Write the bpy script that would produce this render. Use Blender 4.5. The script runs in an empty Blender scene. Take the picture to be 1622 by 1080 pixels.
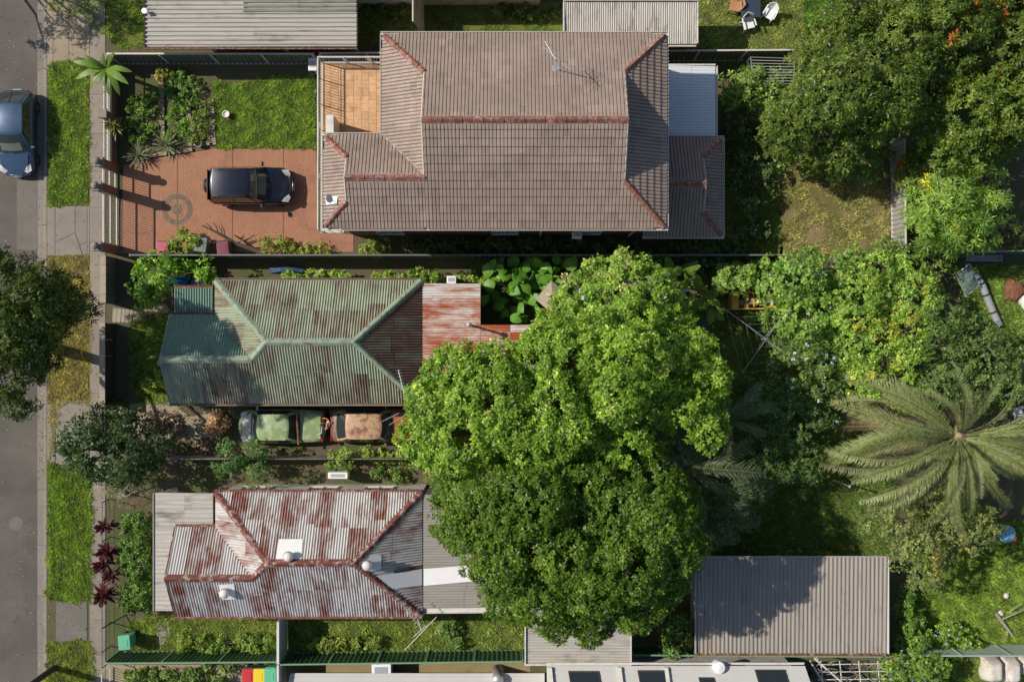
import bpy, bmesh, math, random
import numpy as np
from mathutils import Vector, Matrix
R = math.radians
random.seed(7)
SC = bpy.context.scene
COL = SC.collection
# ---------------------------------------------------------------- camera, sky, sun, exposure
CAM_H, PXM = 50.0, 33.0            # camera height in metres, photograph pixels per metre at ground level
cd = bpy.data.cameras.new('camera'); cam = bpy.data.objects.new('camera', cd); COL.objects.link(cam)
cam.location = (0, 0, CAM_H); cam.rotation_euler = (0, 0, 0)
cd.sensor_width = 36; cd.lens = 36 * PXM * CAM_H / 1622; cd.clip_end = 2000
SC.camera = cam
SUN_EL, SUN_DIR = R(43), R(-16)    # the light travels to the east and a little south
wd = bpy.data.worlds.new('World'); SC.world = wd; wd.use_nodes = True
wt = wd.node_tree; bg = wt.nodes['Background']
sky = wt.nodes.new('ShaderNodeTexSky'); sky.sky_type = 'NISHITA'; sky.sun_disc = False
sky.sun_elevation = SUN_EL; sky.sun_rotation = R(-74)
wt.links.new(sky.outputs[0], bg.inputs[0]); bg.inputs[1].default_value = 0.085
ld = bpy.data.lights.new('sun', 'SUN'); ld.energy = 4.0; ld.angle = R(0.55); ld.color = (1.0, 0.93, 0.82)
sun = bpy.data.objects.new('sun', ld); COL.objects.link(sun)
dv = Vector((math.cos(SUN_DIR) * math.cos(SUN_EL), math.sin(SUN_DIR) * math.cos(SUN_EL), -math.sin(SUN_EL)))
sun.rotation_euler = dv.to_track_quat('-Z', 'Y').to_euler(); sun.location = (-60, 20, 60)
vs = SC.view_settings; vs.view_transform = 'Standard'; vs.look = 'None'; vs.gamma = 1; vs.exposure = 0.25; vs.use_curve_mapping = False
SC.cycles.max_bounces = 6; SC.cycles.use_denoising = True

# ---------------------------------------------------------------- helpers
def P(x, y, z=0.0):
    """plan position, in metres, of something of height z that the photograph shows at pixel x, y"""
    k = (CAM_H - z) / CAM_H / PXM
    return Vector(((x - 811) * k, (540 - y) * k, z))
def PX(x, z=0.0): return (x - 811) * (CAM_H - z) / CAM_H / PXM
def PY(y, z=0.0): return (540 - y) * (CAM_H - z) / CAM_H / PXM

MATS = {}
class NT:
    def __init__(s, name):
        s.m = bpy.data.materials.new(name); s.m.use_nodes = True; s.t = s.m.node_tree
        s.b = s.t.nodes['Principled BSDF']; s.out = s.t.nodes['Material Output']
        s.tc = s.t.nodes.new('ShaderNodeTexCoord'); MATS[name] = s.m
    def n(s, typ, **kw):
        nd = s.t.nodes.new('ShaderNode' + typ)
        for k, v in kw.items(): setattr(nd, k, v)
        return nd
    def l(s, a, b): s.t.links.new(a, b)
    def mapping(s, scale=(1, 1, 1), loc=(0, 0, 0), rot=(0, 0, 0), src=None):
        mp = s.n('Mapping'); mp.inputs['Scale'].default_value = scale; mp.inputs['Location'].default_value = loc
        mp.inputs['Rotation'].default_value = rot
        s.l(src or s.tc.outputs['Object'], mp.inputs[0]); return mp.outputs[0]
    def noise(s, scale, detail=4, rough=.55, vec=None, dist=0.0):
        nz = s.n('TexNoise'); nz.inputs['Scale'].default_value = scale; nz.inputs['Detail'].default_value = detail
        nz.inputs['Roughness'].default_value = rough; nz.inputs['Distortion'].default_value = dist
        s.l(vec or s.tc.outputs['Object'], nz.inputs['Vector']); return nz.outputs[0]
    def ramp(s, fac, stops, interp='LINEAR'):
        r = s.n('ValToRGB'); e = r.color_ramp; e.interpolation = interp
        while len(e.elements) < len(stops): e.elements.new(.5)
        for el, (p, c) in zip(e.elements, stops):
            el.position = p; el.color = (*c, 1) if not isinstance(c, (int, float)) else (c, c, c, 1)
        s.l(fac, r.inputs[0]); return r.outputs[0]
    def mix(s, fac, a, b, mode='MIX'):
        m = s.n('MixRGB', blend_type=mode)
        for i, v in ((0, fac), (1, a), (2, b)):
            if hasattr(v, 'is_linked') or hasattr(v, 'node'): s.l(v, m.inputs[i])
            elif i == 0: m.inputs[0].default_value = v
            else: m.inputs[i].default_value = (*v, 1) if len(v) == 3 else v
        return m.outputs[0]
    def math(s, op, a, b=0.0):
        m = s.n('Math', operation=op)
        for i, v in ((0, a), (1, b)):
            if hasattr(v, 'node'): s.l(v, m.inputs[i])
            else: m.inputs[i].default_value = v
        return m.outputs[0]
    def color(s, c): s.l(c, s.b.inputs['Base Color'])
    def bump(s, h, strength=.3, dist=.02):
        bp = s.n('Bump'); bp.inputs['Strength'].default_value = strength; bp.inputs['Distance'].default_value = dist
        s.l(h, bp.inputs['Height']); s.l(bp.outputs[0], s.b.inputs['Normal'])
    def rough(s, r): s.b.inputs['Roughness'].default_value = r
    def rnd(s): return s.n('ObjectInfo').outputs['Random']

def sc3(c, k): return tuple(min(1, x * k) for x in c)
def plain(name, col, rough=.7, var=.15, scale=4, bump=0.0, metal=0.0, col2=None, fine=40, objvar=0.0, stain=None):
    """everyday material: base colour with two scales of tone variation, optional second colour in patches and grain relief"""
    t = NT(name); t.rough(rough); t.b.inputs['Metallic'].default_value = metal
    n1 = t.noise(scale, 5, .6); n2 = t.noise(fine, 3, .6)
    f = t.math('ADD', t.math('MULTIPLY', n1, .6), t.math('MULTIPLY', n2, .4))
    c = t.ramp(f, [(.3, sc3(col, 1 - var)), (.7, sc3(col2 or col, 1 + (var if not col2 else 0)))])
    if stain:
        c = t.mix(t.ramp(t.noise(stain[1], 6, .65), [(.5, 0.), (.68, 1.)]), c, stain[0])
    if objvar:
        v = t.n('HueSaturation'); t.l(c, v.inputs['Color'])
        t.l(t.math('ADD', t.math('MULTIPLY', t.rnd(), objvar * 2), 1 - objvar), v.inputs['Value']); c = v.outputs[0]
    t.color(c)
    if bump: t.bump(t.math('ADD', n1, n2), bump)
    return t.m

LOC = {}
def link(o): COL.objects.link(o); return o
def tag(o, label, cat, group=None):
    o['label'] = label; o['category'] = cat
    if group: o['group'] = group
    return o
def thing(name, label, cat, loc=(0, 0, 0), rz=0.0, group=None):
    o = link(bpy.data.objects.new(name, None)); o.location = loc; o.rotation_euler = (0, 0, rz); o.empty_display_size = .2
    return tag(o, label, cat, group)
def kind(o, k): o['kind'] = k; return o
def adopt(o, parent, local=False):
    o.parent = parent
    if not local and parent.type == 'EMPTY': o.matrix_parent_inverse = Matrix.Translation(-Vector(parent.location))
    return o
class MB:
    """collects faces and links them as ONE mesh object"""
    def __init__(s): s.V = []; s.F = []
    def add(s, vs, fs):
        k = len(s.V); s.V += [tuple(v) for v in vs]; s.F += [tuple(i + k for i in f) for f in fs]; return s
    def poly(s, pts): return s.add(pts, [tuple(range(len(pts)))])
    def box(s, c, d, rz=0.0, mat=None, taper=1.0):
        x, y, z = d[0] / 2, d[1] / 2, d[2] / 2; vs = []
        for sz, k in ((-1, 1), (1, taper)):
            for sx, sy in ((-1, -1), (1, -1), (1, 1), (-1, 1)):
                vs.append(Vector((sx * x * k, sy * y * k, sz * z)))
        m = mat or (Matrix.Translation(c) @ Matrix.Rotation(rz, 4, 'Z'))
        return s.add([m @ v for v in vs], [(3, 2, 1, 0), (4, 5, 6, 7), (0, 1, 5, 4), (1, 2, 6, 5), (2, 3, 7, 6), (3, 0, 4, 7)])
    def span(s, x0, x1, y0, y1, z0, z1): return s.box(((x0 + x1) / 2, (y0 + y1) / 2, (z0 + z1) / 2), (abs(x1 - x0), abs(y1 - y0), abs(z1 - z0)))
    def prism(s, pts, z0, z1):
        """pts in counter-clockwise plan order; z may be a number or a function of x, y"""
        f = lambda z, p: z(p[0], p[1]) if callable(z) else z
        n = len(pts); vs = [(p[0], p[1], f(z0, p)) for p in pts] + [(p[0], p[1], f(z1, p)) for p in pts]
        return s.add(vs, [tuple(range(n))[::-1], tuple(range(n, 2 * n))] + [(i, (i + 1) % n, n + (i + 1) % n, n + i) for i in range(n)])
    def tube(s, pts, r, n=6, cap=True):
        pts = [Vector(p) for p in pts]; rs = r if isinstance(r, (list, tuple)) else [r] * len(pts); vs = []; up = Vector((0, 0, 1))
        for i, p in enumerate(pts):
            d = (pts[min(i + 1, len(pts) - 1)] - pts[max(i - 1, 0)]).normalized()
            a = d.cross(up if abs(d.z) < .95 else Vector((1, 0, 0))).normalized(); b = d.cross(a)
            vs += [p + (a * math.cos(2 * math.pi * j / n) + b * math.sin(2 * math.pi * j / n)) * rs[i] for j in range(n)]
        fs = [(i * n + j, i * n + (j + 1) % n, (i + 1) * n + (j + 1) % n, (i + 1) * n + j) for i in range(len(pts) - 1) for j in range(n)]
        if cap: fs += [tuple(range(n)), tuple(range((len(pts) - 1) * n, len(pts) * n))[::-1]]
        return s.add(vs, fs)
    def lathe(s, c, prof, n=16, axis=None):
        """prof: (radius, height) pairs up the axis"""
        m = Matrix.Translation(c) @ (axis or Matrix.Identity(4)); vs = []
        for r, h in prof: vs += [m @ Vector((r * math.cos(2 * math.pi * j / n), r * math.sin(2 * math.pi * j / n), h)) for j in range(n)]
        k = len(prof)
        fs = [(i * n + j, i * n + (j + 1) % n, (i + 1) * n + (j + 1) % n, (i + 1) * n + j) for i in range(k - 1) for j in range(n)]
        return s.add(vs, fs + [tuple(range(n))[::-1], tuple(range((k - 1) * n, k * n))])
    def build(s, name, mat, parent=None, smooth=False, bevel=0.0, local=False, solid=0.0):
        me = bpy.data.meshes.new(name); me.from_pydata(s.V, [], s.F); me.update()
        if isinstance(mat, str): mat = MATS[mat]
        me.materials.append(mat)
        if smooth: me.polygons.foreach_set('use_smooth', [True] * len(me.polygons))
        o = link(bpy.data.objects.new(name, me))
        if solid: md = o.modifiers.new('thickness', 'SOLIDIFY'); md.thickness = solid; md.offset = -1
        if bevel: md = o.modifiers.new('edge', 'BEVEL'); md.width = bevel; md.segments = 2; md.limit_method = 'ANGLE'
        if parent: adopt(o, parent, local)
        return o
def np_mesh(name, V, nper, mat, colors=None, parent=None, smooth=False):
    """V: (n*nper,3) points, every nper of them one face"""
    n = len(V); me = bpy.data.meshes.new(name)
    me.vertices.add(n); me.vertices.foreach_set('co', np.asarray(V, np.float32).ravel())
    me.loops.add(n); me.loops.foreach_set('vertex_index', np.arange(n, dtype=np.int32))
    me.polygons.add(n // nper); me.polygons.foreach_set('loop_start', np.arange(0, n, nper, dtype=np.int32))
    if smooth: me.polygons.foreach_set('use_smooth', np.ones(n // nper, bool))
    me.update()
    if colors is not None:
        a = me.color_attributes.new('tint', 'FLOAT_COLOR', 'POINT')
        c4 = np.ones((n, 4), np.float32); c4[:, :3] = np.repeat(colors, nper, 0); a.data.foreach_set('color', c4.ravel())
    me.materials.append(MATS[mat] if isinstance(mat, str) else mat)
    o = link(bpy.data.objects.new(name, me))
    if parent: adopt(o, parent)
    return o
def copy_tree(o, parent=None):
    c = link(o.copy()); c.parent = parent
    for ch in list(o.children): copy_tree(ch, c)
    return c
def inside(px, py, poly):
    r = np.zeros(len(px), bool); n = len(poly)
    for i in range(n):
        x1, y1 = poly[i]; x2, y2 = poly[(i + 1) % n]
        if y1 == y2: continue
        c = ((y1 > py) != (y2 > py)) & (px < (x2 - x1) * (py - y1) / (y2 - y1) + x1); r ^= c
    return r
def edge_dist(px, py, poly):
    d = np.full(len(px), 1e9); n = len(poly)
    for i in range(n):
        a = np.array(poly[i], float); b = np.array(poly[(i + 1) % n], float); ab = b - a
        t = np.clip(((px - a[0]) * ab[0] + (py - a[1]) * ab[1]) / max(ab @ ab, 1e-9), 0, 1)
        d = np.minimum(d, np.hypot(px - a[0] - t * ab[0], py - a[1] - t * ab[1]))
    return d

# ---------------------------------------------------------------- materials
t = NT('asphalt'); t.rough(.9)
n1 = t.noise(.5, 5, .6); n2 = t.noise(60, 3, .7); n3 = t.noise(9, 4, .6)
c = t.ramp(t.math('ADD', t.math('MULTIPLY', n1, .55), t.math('MULTIPLY', n2, .45)), [(.32, (.07, .061, .052)), (.5, (.105, .093, .079)), (.7, (.15, .134, .115))])
c = t.mix(t.ramp(n3, [(.6, 0.), (.75, .55)]), c, (.06, .053, .046))
vo = t.n('TexVoronoi', feature='DISTANCE_TO_EDGE'); vo.inputs['Scale'].default_value = .33; wv = t.n('VectorMath', operation='ADD'); nzv = t.n('TexNoise'); nzv.inputs['Scale'].default_value = 1.6; t.l(t.tc.outputs['Object'], nzv.inputs['Vector']); t.l(t.tc.outputs['Object'], wv.inputs[0]); t.l(nzv.outputs['Color'], wv.inputs[1]); t.l(wv.outputs[0], vo.inputs['Vector'])
ck = t.math('MULTIPLY', t.ramp(vo.outputs['Distance'], [(.0, .6), (.007, 0.)]), t.ramp(t.noise(.35, 2), [(.5, 0.), (.56, 1.)])); c = t.mix(ck, c, (.045, .04, .034)); t.color(c); t.bump(n2, .35)
def concrete(name, col, var=.16, obj=.07):
    t = NT(name); t.rough(.85)
    n1 = t.noise(.9, 6, .65); n2 = t.noise(45, 3, .6); n3 = t.noise(3.2, 5, .7, dist=.6)
    c = t.ramp(t.math('ADD', t.math('MULTIPLY', n1, .6), t.math('MULTIPLY', n2, .4)), [(.3, sc3(col, 1 - var * 1.5)), (.68, sc3(col, 1 + var))])
    c = t.mix(t.ramp(n3, [(.55, 0.), (.72, .55)]), c, sc3(col, .55))
    v = t.n('HueSaturation'); t.l(c, v.inputs['Color']); t.l(t.math('ADD', t.math('MULTIPLY', t.rnd(), obj * 2), 1 - obj), v.inputs['Value'])
    t.color(v.outputs[0]); t.bump(t.math('ADD', n2, n3), .25)
concrete('concrete', (.25, .215, .172)); concrete('concrete_grey', (.235, .208, .175)); concrete('concrete_tan', (.31, .25, .17))
concrete('concrete_dark', (.15, .135, .115)); concrete('stone', (.36, .31, .23)); concrete('concrete_mossy', (.26, .2, .1))
# soil with litter and weeds
t = NT('soil'); t.rough(.95)
n1 = t.noise(.7, 6, .65); n2 = t.noise(14, 5, .7); n3 = t.noise(2.6, 5, .6)
c = t.ramp(n2, [(.3, (.06, .045, .028)), (.55, (.13, .098, .06)), (.75, (.22, .17, .105))])
c = t.mix(t.ramp(n1, [(.42, 0.), (.58, .85)]), c, t.ramp(n2, [(.3, (.04, .055, .016)), (.7, (.11, .145, .04))]))
c = t.mix(t.ramp(n3, [(.6, 0.), (.75, .6)]), c, (.12, .085, .045)); t.color(c); t.bump(n2, .8, .05)
def lawnmat(name, a, b, d, dry=.5):
    t = NT(name); t.rough(.95)
    n1 = t.noise(.8, 5, .65); n2 = t.noise(22, 4, .7)
    c = t.ramp(n2, [(.28, sc3(a, .45)), (.5, a), (.75, b)])
    c = t.mix(t.ramp(n1, [(dry, 0.), (dry + .2, .8)]), c, t.mix(n2, sc3(d, .55), sc3(d, 1.3))); t.color(c); t.bump(n2, .9, .06)
lawnmat('lawn', (.14, .17, .025), (.22, .25, .045), (.19, .17, .06), .56)
lawnmat('lawn_lush', (.14, .17, .022), (.22, .25, .04), (.17, .17, .04), .58)
lawnmat('lawn_dry', (.19, .155, .055), (.28, .225, .085), (.28, .21, .1), .42)
lawnmat('lawn_worn', (.15, .135, .045), (.22, .2, .06), (.36, .25, .14), .44)
# brick paving (bricks too small to tell apart)
def bricks(name, c1, c2, mortar, w, h, rot=0.0, var=.5, bump=.5, vec='Object', swap=None):
    t = NT(name); t.rough(.85)
    ge_ = t.n('NewGeometry'); src = ge_.outputs['Position']
    if swap:
        sp = t.n('SeparateXYZ'); t.l(src, sp.inputs[0]); cb = t.n('CombineXYZ')
        for i, ch in enumerate(swap): t.l(sp.outputs['XYZ'.index(ch)], cb.inputs[i])
        src = cb.outputs[0]
    v = t.mapping(rot=(0, 0, rot), src=src)
    b = t.n('TexBrick'); t.l(v, b.inputs['Vector'])
    b.inputs['Color1'].default_value = (*c1, 1); b.inputs['Color2'].default_value = (*c2, 1); b.inputs['Mortar'].default_value = (*mortar, 1)
    b.inputs['Scale'].default_value = 1; b.inputs['Brick Width'].default_value = w; b.inputs['Row Height'].default_value = h
    b.inputs['Mortar Size'].default_value = .008; b.inputs['Bias'].default_value = -.1; b.inputs['Mortar Smooth'].default_value = .2
    n1 = t.noise(1.1, 6, .65); n2 = t.noise(30, 3)
    c = t.mix(t.ramp(n1, [(.3, .0), (.75, var)]), b.outputs[0], sc3(c1, .62)); c = t.mix(t.ramp(t.noise(.45, 7, .72, dist=1.2), [(.52, 0.), (.68, .5)]), c, (.1, .065, .045))
    c = t.mix(t.ramp(n2, [(.35, .0), (.7, .35)]), c, sc3(c2, 1.25)); t.color(c)
    t.bump(t.math('SUBTRACT', 1.0, b.outputs[1]), bump, .01)
bricks('brick_paving', (.38, .185, .105), (.34, .155, .09), (.23, .11, .066), .23, .115, rot=R(90), var=.55)
bricks('brick_wall', (.28, .12, .075), (.2, .085, .055), (.3, .25, .2), .23, .086, swap='XZY')
bricks('brick_wall_side', (.28, .12, .075), (.2, .085, .055), (.3, .25, .2), .23, .086, swap='YZX')
plain('paver_grey', (.16, .125, .085), .9, .25, 6, .4, objvar=.15)
# tiles of the roof, each tile a little different
t = NT('roof_tile'); t.rough(.75)
n1 = t.noise(.55, 5, .6); n2 = t.noise(30, 4, .7); n3 = t.noise(3.5, 5, .7)
c = t.ramp(t.math('ADD', t.math('MULTIPLY', n1, .5), t.math('MULTIPLY', n2, .5)), [(.32, (.215, .155, .12)), (.52, (.3, .225, .182)), (.72, (.385, .3, .245))])
c = t.mix(t.ramp(n3, [(.58, 0.), (.75, .45)]), c, (.43, .35, .29))
v_ = t.n('HueSaturation'); t.l(c, v_.inputs['Color']); sn = t.n('VectorMath', operation='SNAP'); ad = t.n('VectorMath', operation='ADD'); ge = t.n('NewGeometry'); t.l(ge.outputs['Position'], ad.inputs[0]); ad.inputs[1].default_value = (3.643, -4.777, 0); t.l(ad.outputs[0], sn.inputs[0]); sn.inputs[1].default_value = (.3, .3154, 50); wn = t.n('TexWhiteNoise'); t.l(sn.outputs[0], wn.inputs['Vector']); t.l(t.ramp(wn.outputs['Value'], [(0., .82), (.1, .94), (.88, 1.04), (1., 1.16)]), v_.inputs['Value']); c = v_.outputs[0]
mo = t.ramp(t.noise(1.3, 7, .75, dist=.8), [(.56, 0.), (.75, .3)]); c = t.mix(mo, c, (.17, .15, .12))
t.color(c); t.bump(n2, .25)
t.l(t.ramp(n3, [(.3, .5), (.7, .8)]), t.b.inputs['Roughness'])
plain('ridge_cap', (.24, .088, .06), .65, .3, 5, .25, objvar=.22, stain=((.4, .33, .28), 7))
plain('mortar', (.42, .38, .33), .9, .15, 8, .4)
plain('gutter_paint', (.55, .52, .46), .5, .12, 3, 0)
plain('gutter_green', (.17, .14, .1), .6, .35, 3, 0, stain=((.2, .07, .035), 4))
plain('gutter_rust', (.19, .06, .035), .75, .35, 6, .2, stain=((.4, .34, .29), 6))
plain('fascia_cream', (.6, .53, .4), .6, .12, 2)
plain('white_paint', (.62, .6, .56), .5, .08, 2, 0, stain=((.5, .46, .4), 3))
plain('white_wall', (.72, .7, .66), .6, .1, 1.5, .05, stain=((.45, .4, .33), 2))
plain('cream_wall', (.62, .52, .33), .7, .12, 1.2, .1, stain=((.34, .27, .16), 2.5))
plain('weatherboard', (.4, .43, .36), .7, .15, 2, .1)
plain('colorbond_grey', (.13, .135, .125), .55, .12, 2)
plain('colorbond_pale', (.34, .33, .31), .55, .12, 2)
plain('colorbond_green', (.035, .095, .045), .45, .2, 2)
plain('green_rail', (.16, .27, .16), .5, .15, 3)
plain('green_grey_sheet', (.3, .37, .31), .6, .15, 2)
plain('steel', (.45, .45, .44), .4, .12, 6, metal=.6)
plain('dark_steel', (.05, .05, .05), .5, .2, 6, metal=.4)
plain('dark_timber', (.05, .04, .03), .85, .3, 4, .3)
plain('grey_timber', (.26, .235, .2), .85, .22, 4, .4, objvar=.2)
plain('log', (.3, .23, .15), .9, .3, 5, .5)
plain('bark', (.12, .09, .065), .95, .3, 6, .8)
plain('bark_pale', (.3, .26, .21), .9, .25, 6, .5)
plain('terracotta', (.55, .33, .17), .7, .2, 5, .1, objvar=.12, stain=((.42, .2, .09), 3))
plain('grout', (.33, .19, .11), .9, .2, 8)
plain('rubber', (.018, .018, .018), .8, .2, 10)
plain('black_plastic', (.02, .02, .021), .5, .2, 8)
plain('white_plastic', (.78, .77, .76), .4, .06, 3)
plain('bin_green', (.12, .42, .26), .4, .1, 4); plain('bin_maroon', (.16, .03, .05), .5, .2, 4); plain('bin_pink', (.42, .07, .12), .45, .15, 4); plain('bin_yellow', (.72, .55, .03), .4, .1, 4)
plain('bin_red', (.48, .03, .03), .45, .12, 4); plain('bin_dark', (.05, .1, .06), .5, .15, 4); plain('bin_grey', (.16, .18, .16), .6, .2, 4)
plain('shaded_tarp', (.03, .07, .16), .6, .3, 5, .5); plain('blue_tarp', (.02, .12, .5), .45, .3, 5, .5); plain('purple_plastic', (.2, .14, .3), .5, .2, 4)  # passage tarp: the blue dimmed, with the passage's shade put into its colour
plain('orange_plastic', (.65, .14, .03), .5, .15, 4); plain('yellow_paint', (.72, .36, .03), .55, .25, 4, 0, stain=((.25, .12, .05), 6))
plain('rusty_steel', (.22, .085, .04), .85, .4, 4, .4, stain=((.1, .05, .03), 6))
plain('beige_canvas', (.38, .33, .24), .85, .2, 3, .2)
plain('rock', (.58, .54, .48), .85, .15, 1.6, .5, stain=((.36, .33, .29), 3))
plain('table_top', (.035, .05, .07), .35, .15, 2); plain('timber_chair', (.4, .2, .1), .6, .25, 4); plain('pink_cloth', (.6, .42, .42), .9, .15, 4)
plain('dead_leaf', (.3, .18, .08), .9, .5, 9, .6, col2=(.42, .3, .16))
plain('pot_white', (.68, .65, .6), .5, .1, 5); plain('galvanised', (.5, .5, .49), .4, .1, 8, metal=.5)
plain('cladding', (.5, .5, .48), .6, .08, 2)
plain('white_roof', (.5, .485, .46), .45, .08, 1.2, 0, stain=((.5, .47, .42), 2.2))
plain('red_fabric', (.5, .06, .03), .6, .2, 5); plain('pool_blue', (.03, .36, .6), .5, .3, 6, col2=(.4, .7, .85))
# glass
t = NT('glass'); t.b.inputs['Base Color'].default_value = (.02, .026, .028, 1); t.rough(.04); t.b.inputs['Specular IOR Level'].default_value = .7
t = NT('car_glass'); t.b.inputs['Base Color'].default_value = (.03, .036, .034, 1); t.rough(.03); t.b.inputs['Coat Weight'].default_value = .3
t = NT('lamp_glass'); t.b.inputs['Base Color'].default_value = (.55, .56, .57, 1); t.rough(.12)
t = NT('tail_lamp'); t.b.inputs['Base Color'].default_value = (.3, .012, .01, 1); t.rough(.15)
t = NT('chrome'); t.b.inputs['Base Color'].default_value = (.6, .6, .6, 1); t.b.inputs['Metallic'].default_value = 1; t.rough(.2)
def paint(name, col, rough=.28, coat=.6, metal=.3, fade=None):
    t = NT(name); t.rough(rough); t.b.inputs['Metallic'].default_value = metal; t.b.inputs['Coat Weight'].default_value = coat; t.b.inputs['Coat Roughness'].default_value = .08
    n = t.noise(2.5, 5, .6); c = t.ramp(n, [(.3, sc3(col, .85)), (.7, sc3(col, 1.12))])
    if fade: c = t.mix(t.ramp(t.noise(fade[1], 6, .7), [(.48, 0.), (.6, 1.)]), c, fade[0])
    t.color(c)
paint('paint_blue', (.045, .085, .15)); paint('paint_black', (.012, .016, .03)); paint('paint_navy', (.02, .025, .035)); paint('paint_maroon', (.07, .022, .02))
paint('paint_green', (.24, .32, .14), .5, .15, 0., ((.4, .46, .28), 1.6)); paint('paint_offwhite', (.5, .52, .5), .5, .1, 0.)
paint('paint_brown', (.16, .075, .045), .45, .2, 0.); paint('paint_tan', (.46, .29, .17), .55, .1, 0., ((.22, .09, .055), 2.2)); paint('paint_orange', (.42, .13, .045), .5, .15, 0.)
# translucent sheet
t = NT('poly_sheet'); t.b.inputs['Base Color'].default_value = (.6, .63, .64, 1); t.rough(.12); t.b.inputs['Coat Weight'].default_value = .6
t = NT('netting'); t.b.inputs['Base Color'].default_value = (.22, .34, .38, 1); t.rough(.6); t.b.inputs['Alpha'].default_value = .38
# corrugated sheets with rust; axis: the way the sheet runs
def rusty(name, axis, base, base2, rust, rust2, amount, sheet=.5, streak=9.0, rough=.55, wp=.62, ws=.3):
    t = NT(name); t.rough(rough)
    st = (streak, .55, .55) if axis == 'y' else (.55, streak, .55)
    pt = (1.9, .65, .65) if axis == 'y' else (.65, 1.9, .65)
    o = t.n('CombineXYZ'); r = t.rnd()
    for i in range(3): t.l(t.math('MULTIPLY', r, 37.0 + i * 11), o.inputs[i])
    va = t.n('VectorMath', operation='ADD'); t.l(t.mapping(pt), va.inputs[0]); t.l(o.outputs[0], va.inputs[1])
    n1 = t.noise(1.0, 6, .68, vec=va.outputs[0], dist=.4); n2 = t.noise(1.0, 5, .7, vec=t.mapping(st)); n3 = t.noise(35, 3, .7)
    f = t.math('ADD', t.math('ADD', t.math('MULTIPLY', n1, wp), t.math('MULTIPLY', n2, ws)), t.math('MULTIPLY', n3, .12))
    f = t.math('ADD', f, t.math('MULTIPLY', t.math('SUBTRACT', r, .5), sheet * .3))
    f = t.ramp(f, [(max(0., .5 - amount), 0.), (.56 - amount, .45), (.66 - amount, 1.)])
    b = t.mix(t.ramp(n2, [(.35, 0.), (.65, 1.)]), base, base2)
    rc = t.mix(t.ramp(n1, [(.45, 0.), (.62, 1.)]), rust, rust2); rc = t.mix(t.ramp(n3, [(.3, 0.), (.8, .4)]), rc, sc3(rust, .5))
    t.color(t.mix(f, b, rc))
    t.l(t.ramp(f, [(0., rough), (1., .9)]), t.b.inputs['Roughness']); t.bump(n3, .15)
for ax in 'xy':
    rusty('green_iron_' + ax, ax, (.27, .33, .215), (.36, .4, .29), (.18, .06, .045), (.12, .07, .055), .028, .3, 30, wp=.42, ws=.5)
    rusty('white_iron_' + ax, ax, (.46, .44, .42), (.57, .55, .53), (.17, .045, .03), (.25, .085, .048), .05, .5, 18, wp=.68, ws=.2)
    rusty('grey_iron_' + ax, ax, (.32, .295, .265), (.26, .24, .215), (.2, .13, .085), (.25, .17, .11), -.14, .2, 10)
    rusty('pale_iron_' + ax, ax, (.45, .42, .375), (.33, .31, .27), (.21, .185, .15), (.14, .13, .11), -.045, .3, 22)
rusty('shaded_teal_iron', 'y', (.12, .22, .17), (.18, .28, .22), (.12, .08, .06), (.1, .1, .08), -.09, .2, 20)  # wing and porch iron: teal paint, taken darker with the tree's shade in it
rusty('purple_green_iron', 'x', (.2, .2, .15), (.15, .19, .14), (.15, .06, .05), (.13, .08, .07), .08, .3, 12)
rusty('orange_iron', 'x', (.66, .63, .6), (.56, .53, .5), (.44, .11, .03), (.38, .09, .03), .02, .8, 14)
rusty('mossy_iron', 'x', (.24, .24, .2), (.18, .19, .15), (.1, .1, .06), (.12, .12, .07), -.02, .2, 9)
rusty('garage_iron', 'y', (.31, .275, .24), (.24, .215, .185), (.15, .09, .055), (.2, .13, .08), -.07, .25, 24)
# leaves: colour of each leaf from the mesh, some light through
t = NT('leaf'); at = t.n('Attribute', attribute_name='tint'); t.color(at.outputs['Color']); t.rough(.55); t.b.inputs['Specular IOR Level'].default_value = .25
tr = t.n('BsdfTranslucent'); cg = t.mix(1.0, at.outputs['Color'], (1.5, 1.6, .55), 'MULTIPLY'); t.l(cg, tr.inputs[0])
ms = t.n('MixShader'); ms.inputs[0].default_value = .36; t.l(t.b.outputs[0], ms.inputs[1]); t.l(tr.outputs[0], ms.inputs[2]); t.l(ms.outputs[0], t.out.inputs[0])
t = NT('petal'); at = t.n('Attribute', attribute_name='tint'); t.color(at.outputs['Color']); t.rough(.7)
def bigleaf(name, col):
    t = NT(name); t.rough(.5)
    n = t.noise(5, 4); c = t.ramp(n, [(.3, sc3(col, .75)), (.7, sc3(col, 1.3))])
    v = t.n('HueSaturation'); t.l(c, v.inputs['Color']); t.l(t.math('ADD', t.math('MULTIPLY', t.rnd(), .5), .75), v.inputs['Value']); c = v.outputs[0]; t.color(c)
    tr = t.n('BsdfTranslucent'); t.l(c, tr.inputs[0]); ms = t.n('MixShader'); ms.inputs[0].default_value = .3
    t.l(t.b.outputs[0], ms.inputs[1]); t.l(tr.outputs[0], ms.inputs[2]); t.l(ms.outputs[0], t.out.inputs[0])
bigleaf('banana_leaf', (.15, .25, .03)); bigleaf('ear_leaf', (.13, .3, .03)); bigleaf('burgundy_leaf', (.075, .012, .016)); bigleaf('frond', (.27, .31, .11)); bigleaf('frond_dry', (.37, .29, .17)); bigleaf('frond_grey', (.17, .21, .1)); bigleaf('strap_leaf', (.2, .21, .05))
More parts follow.
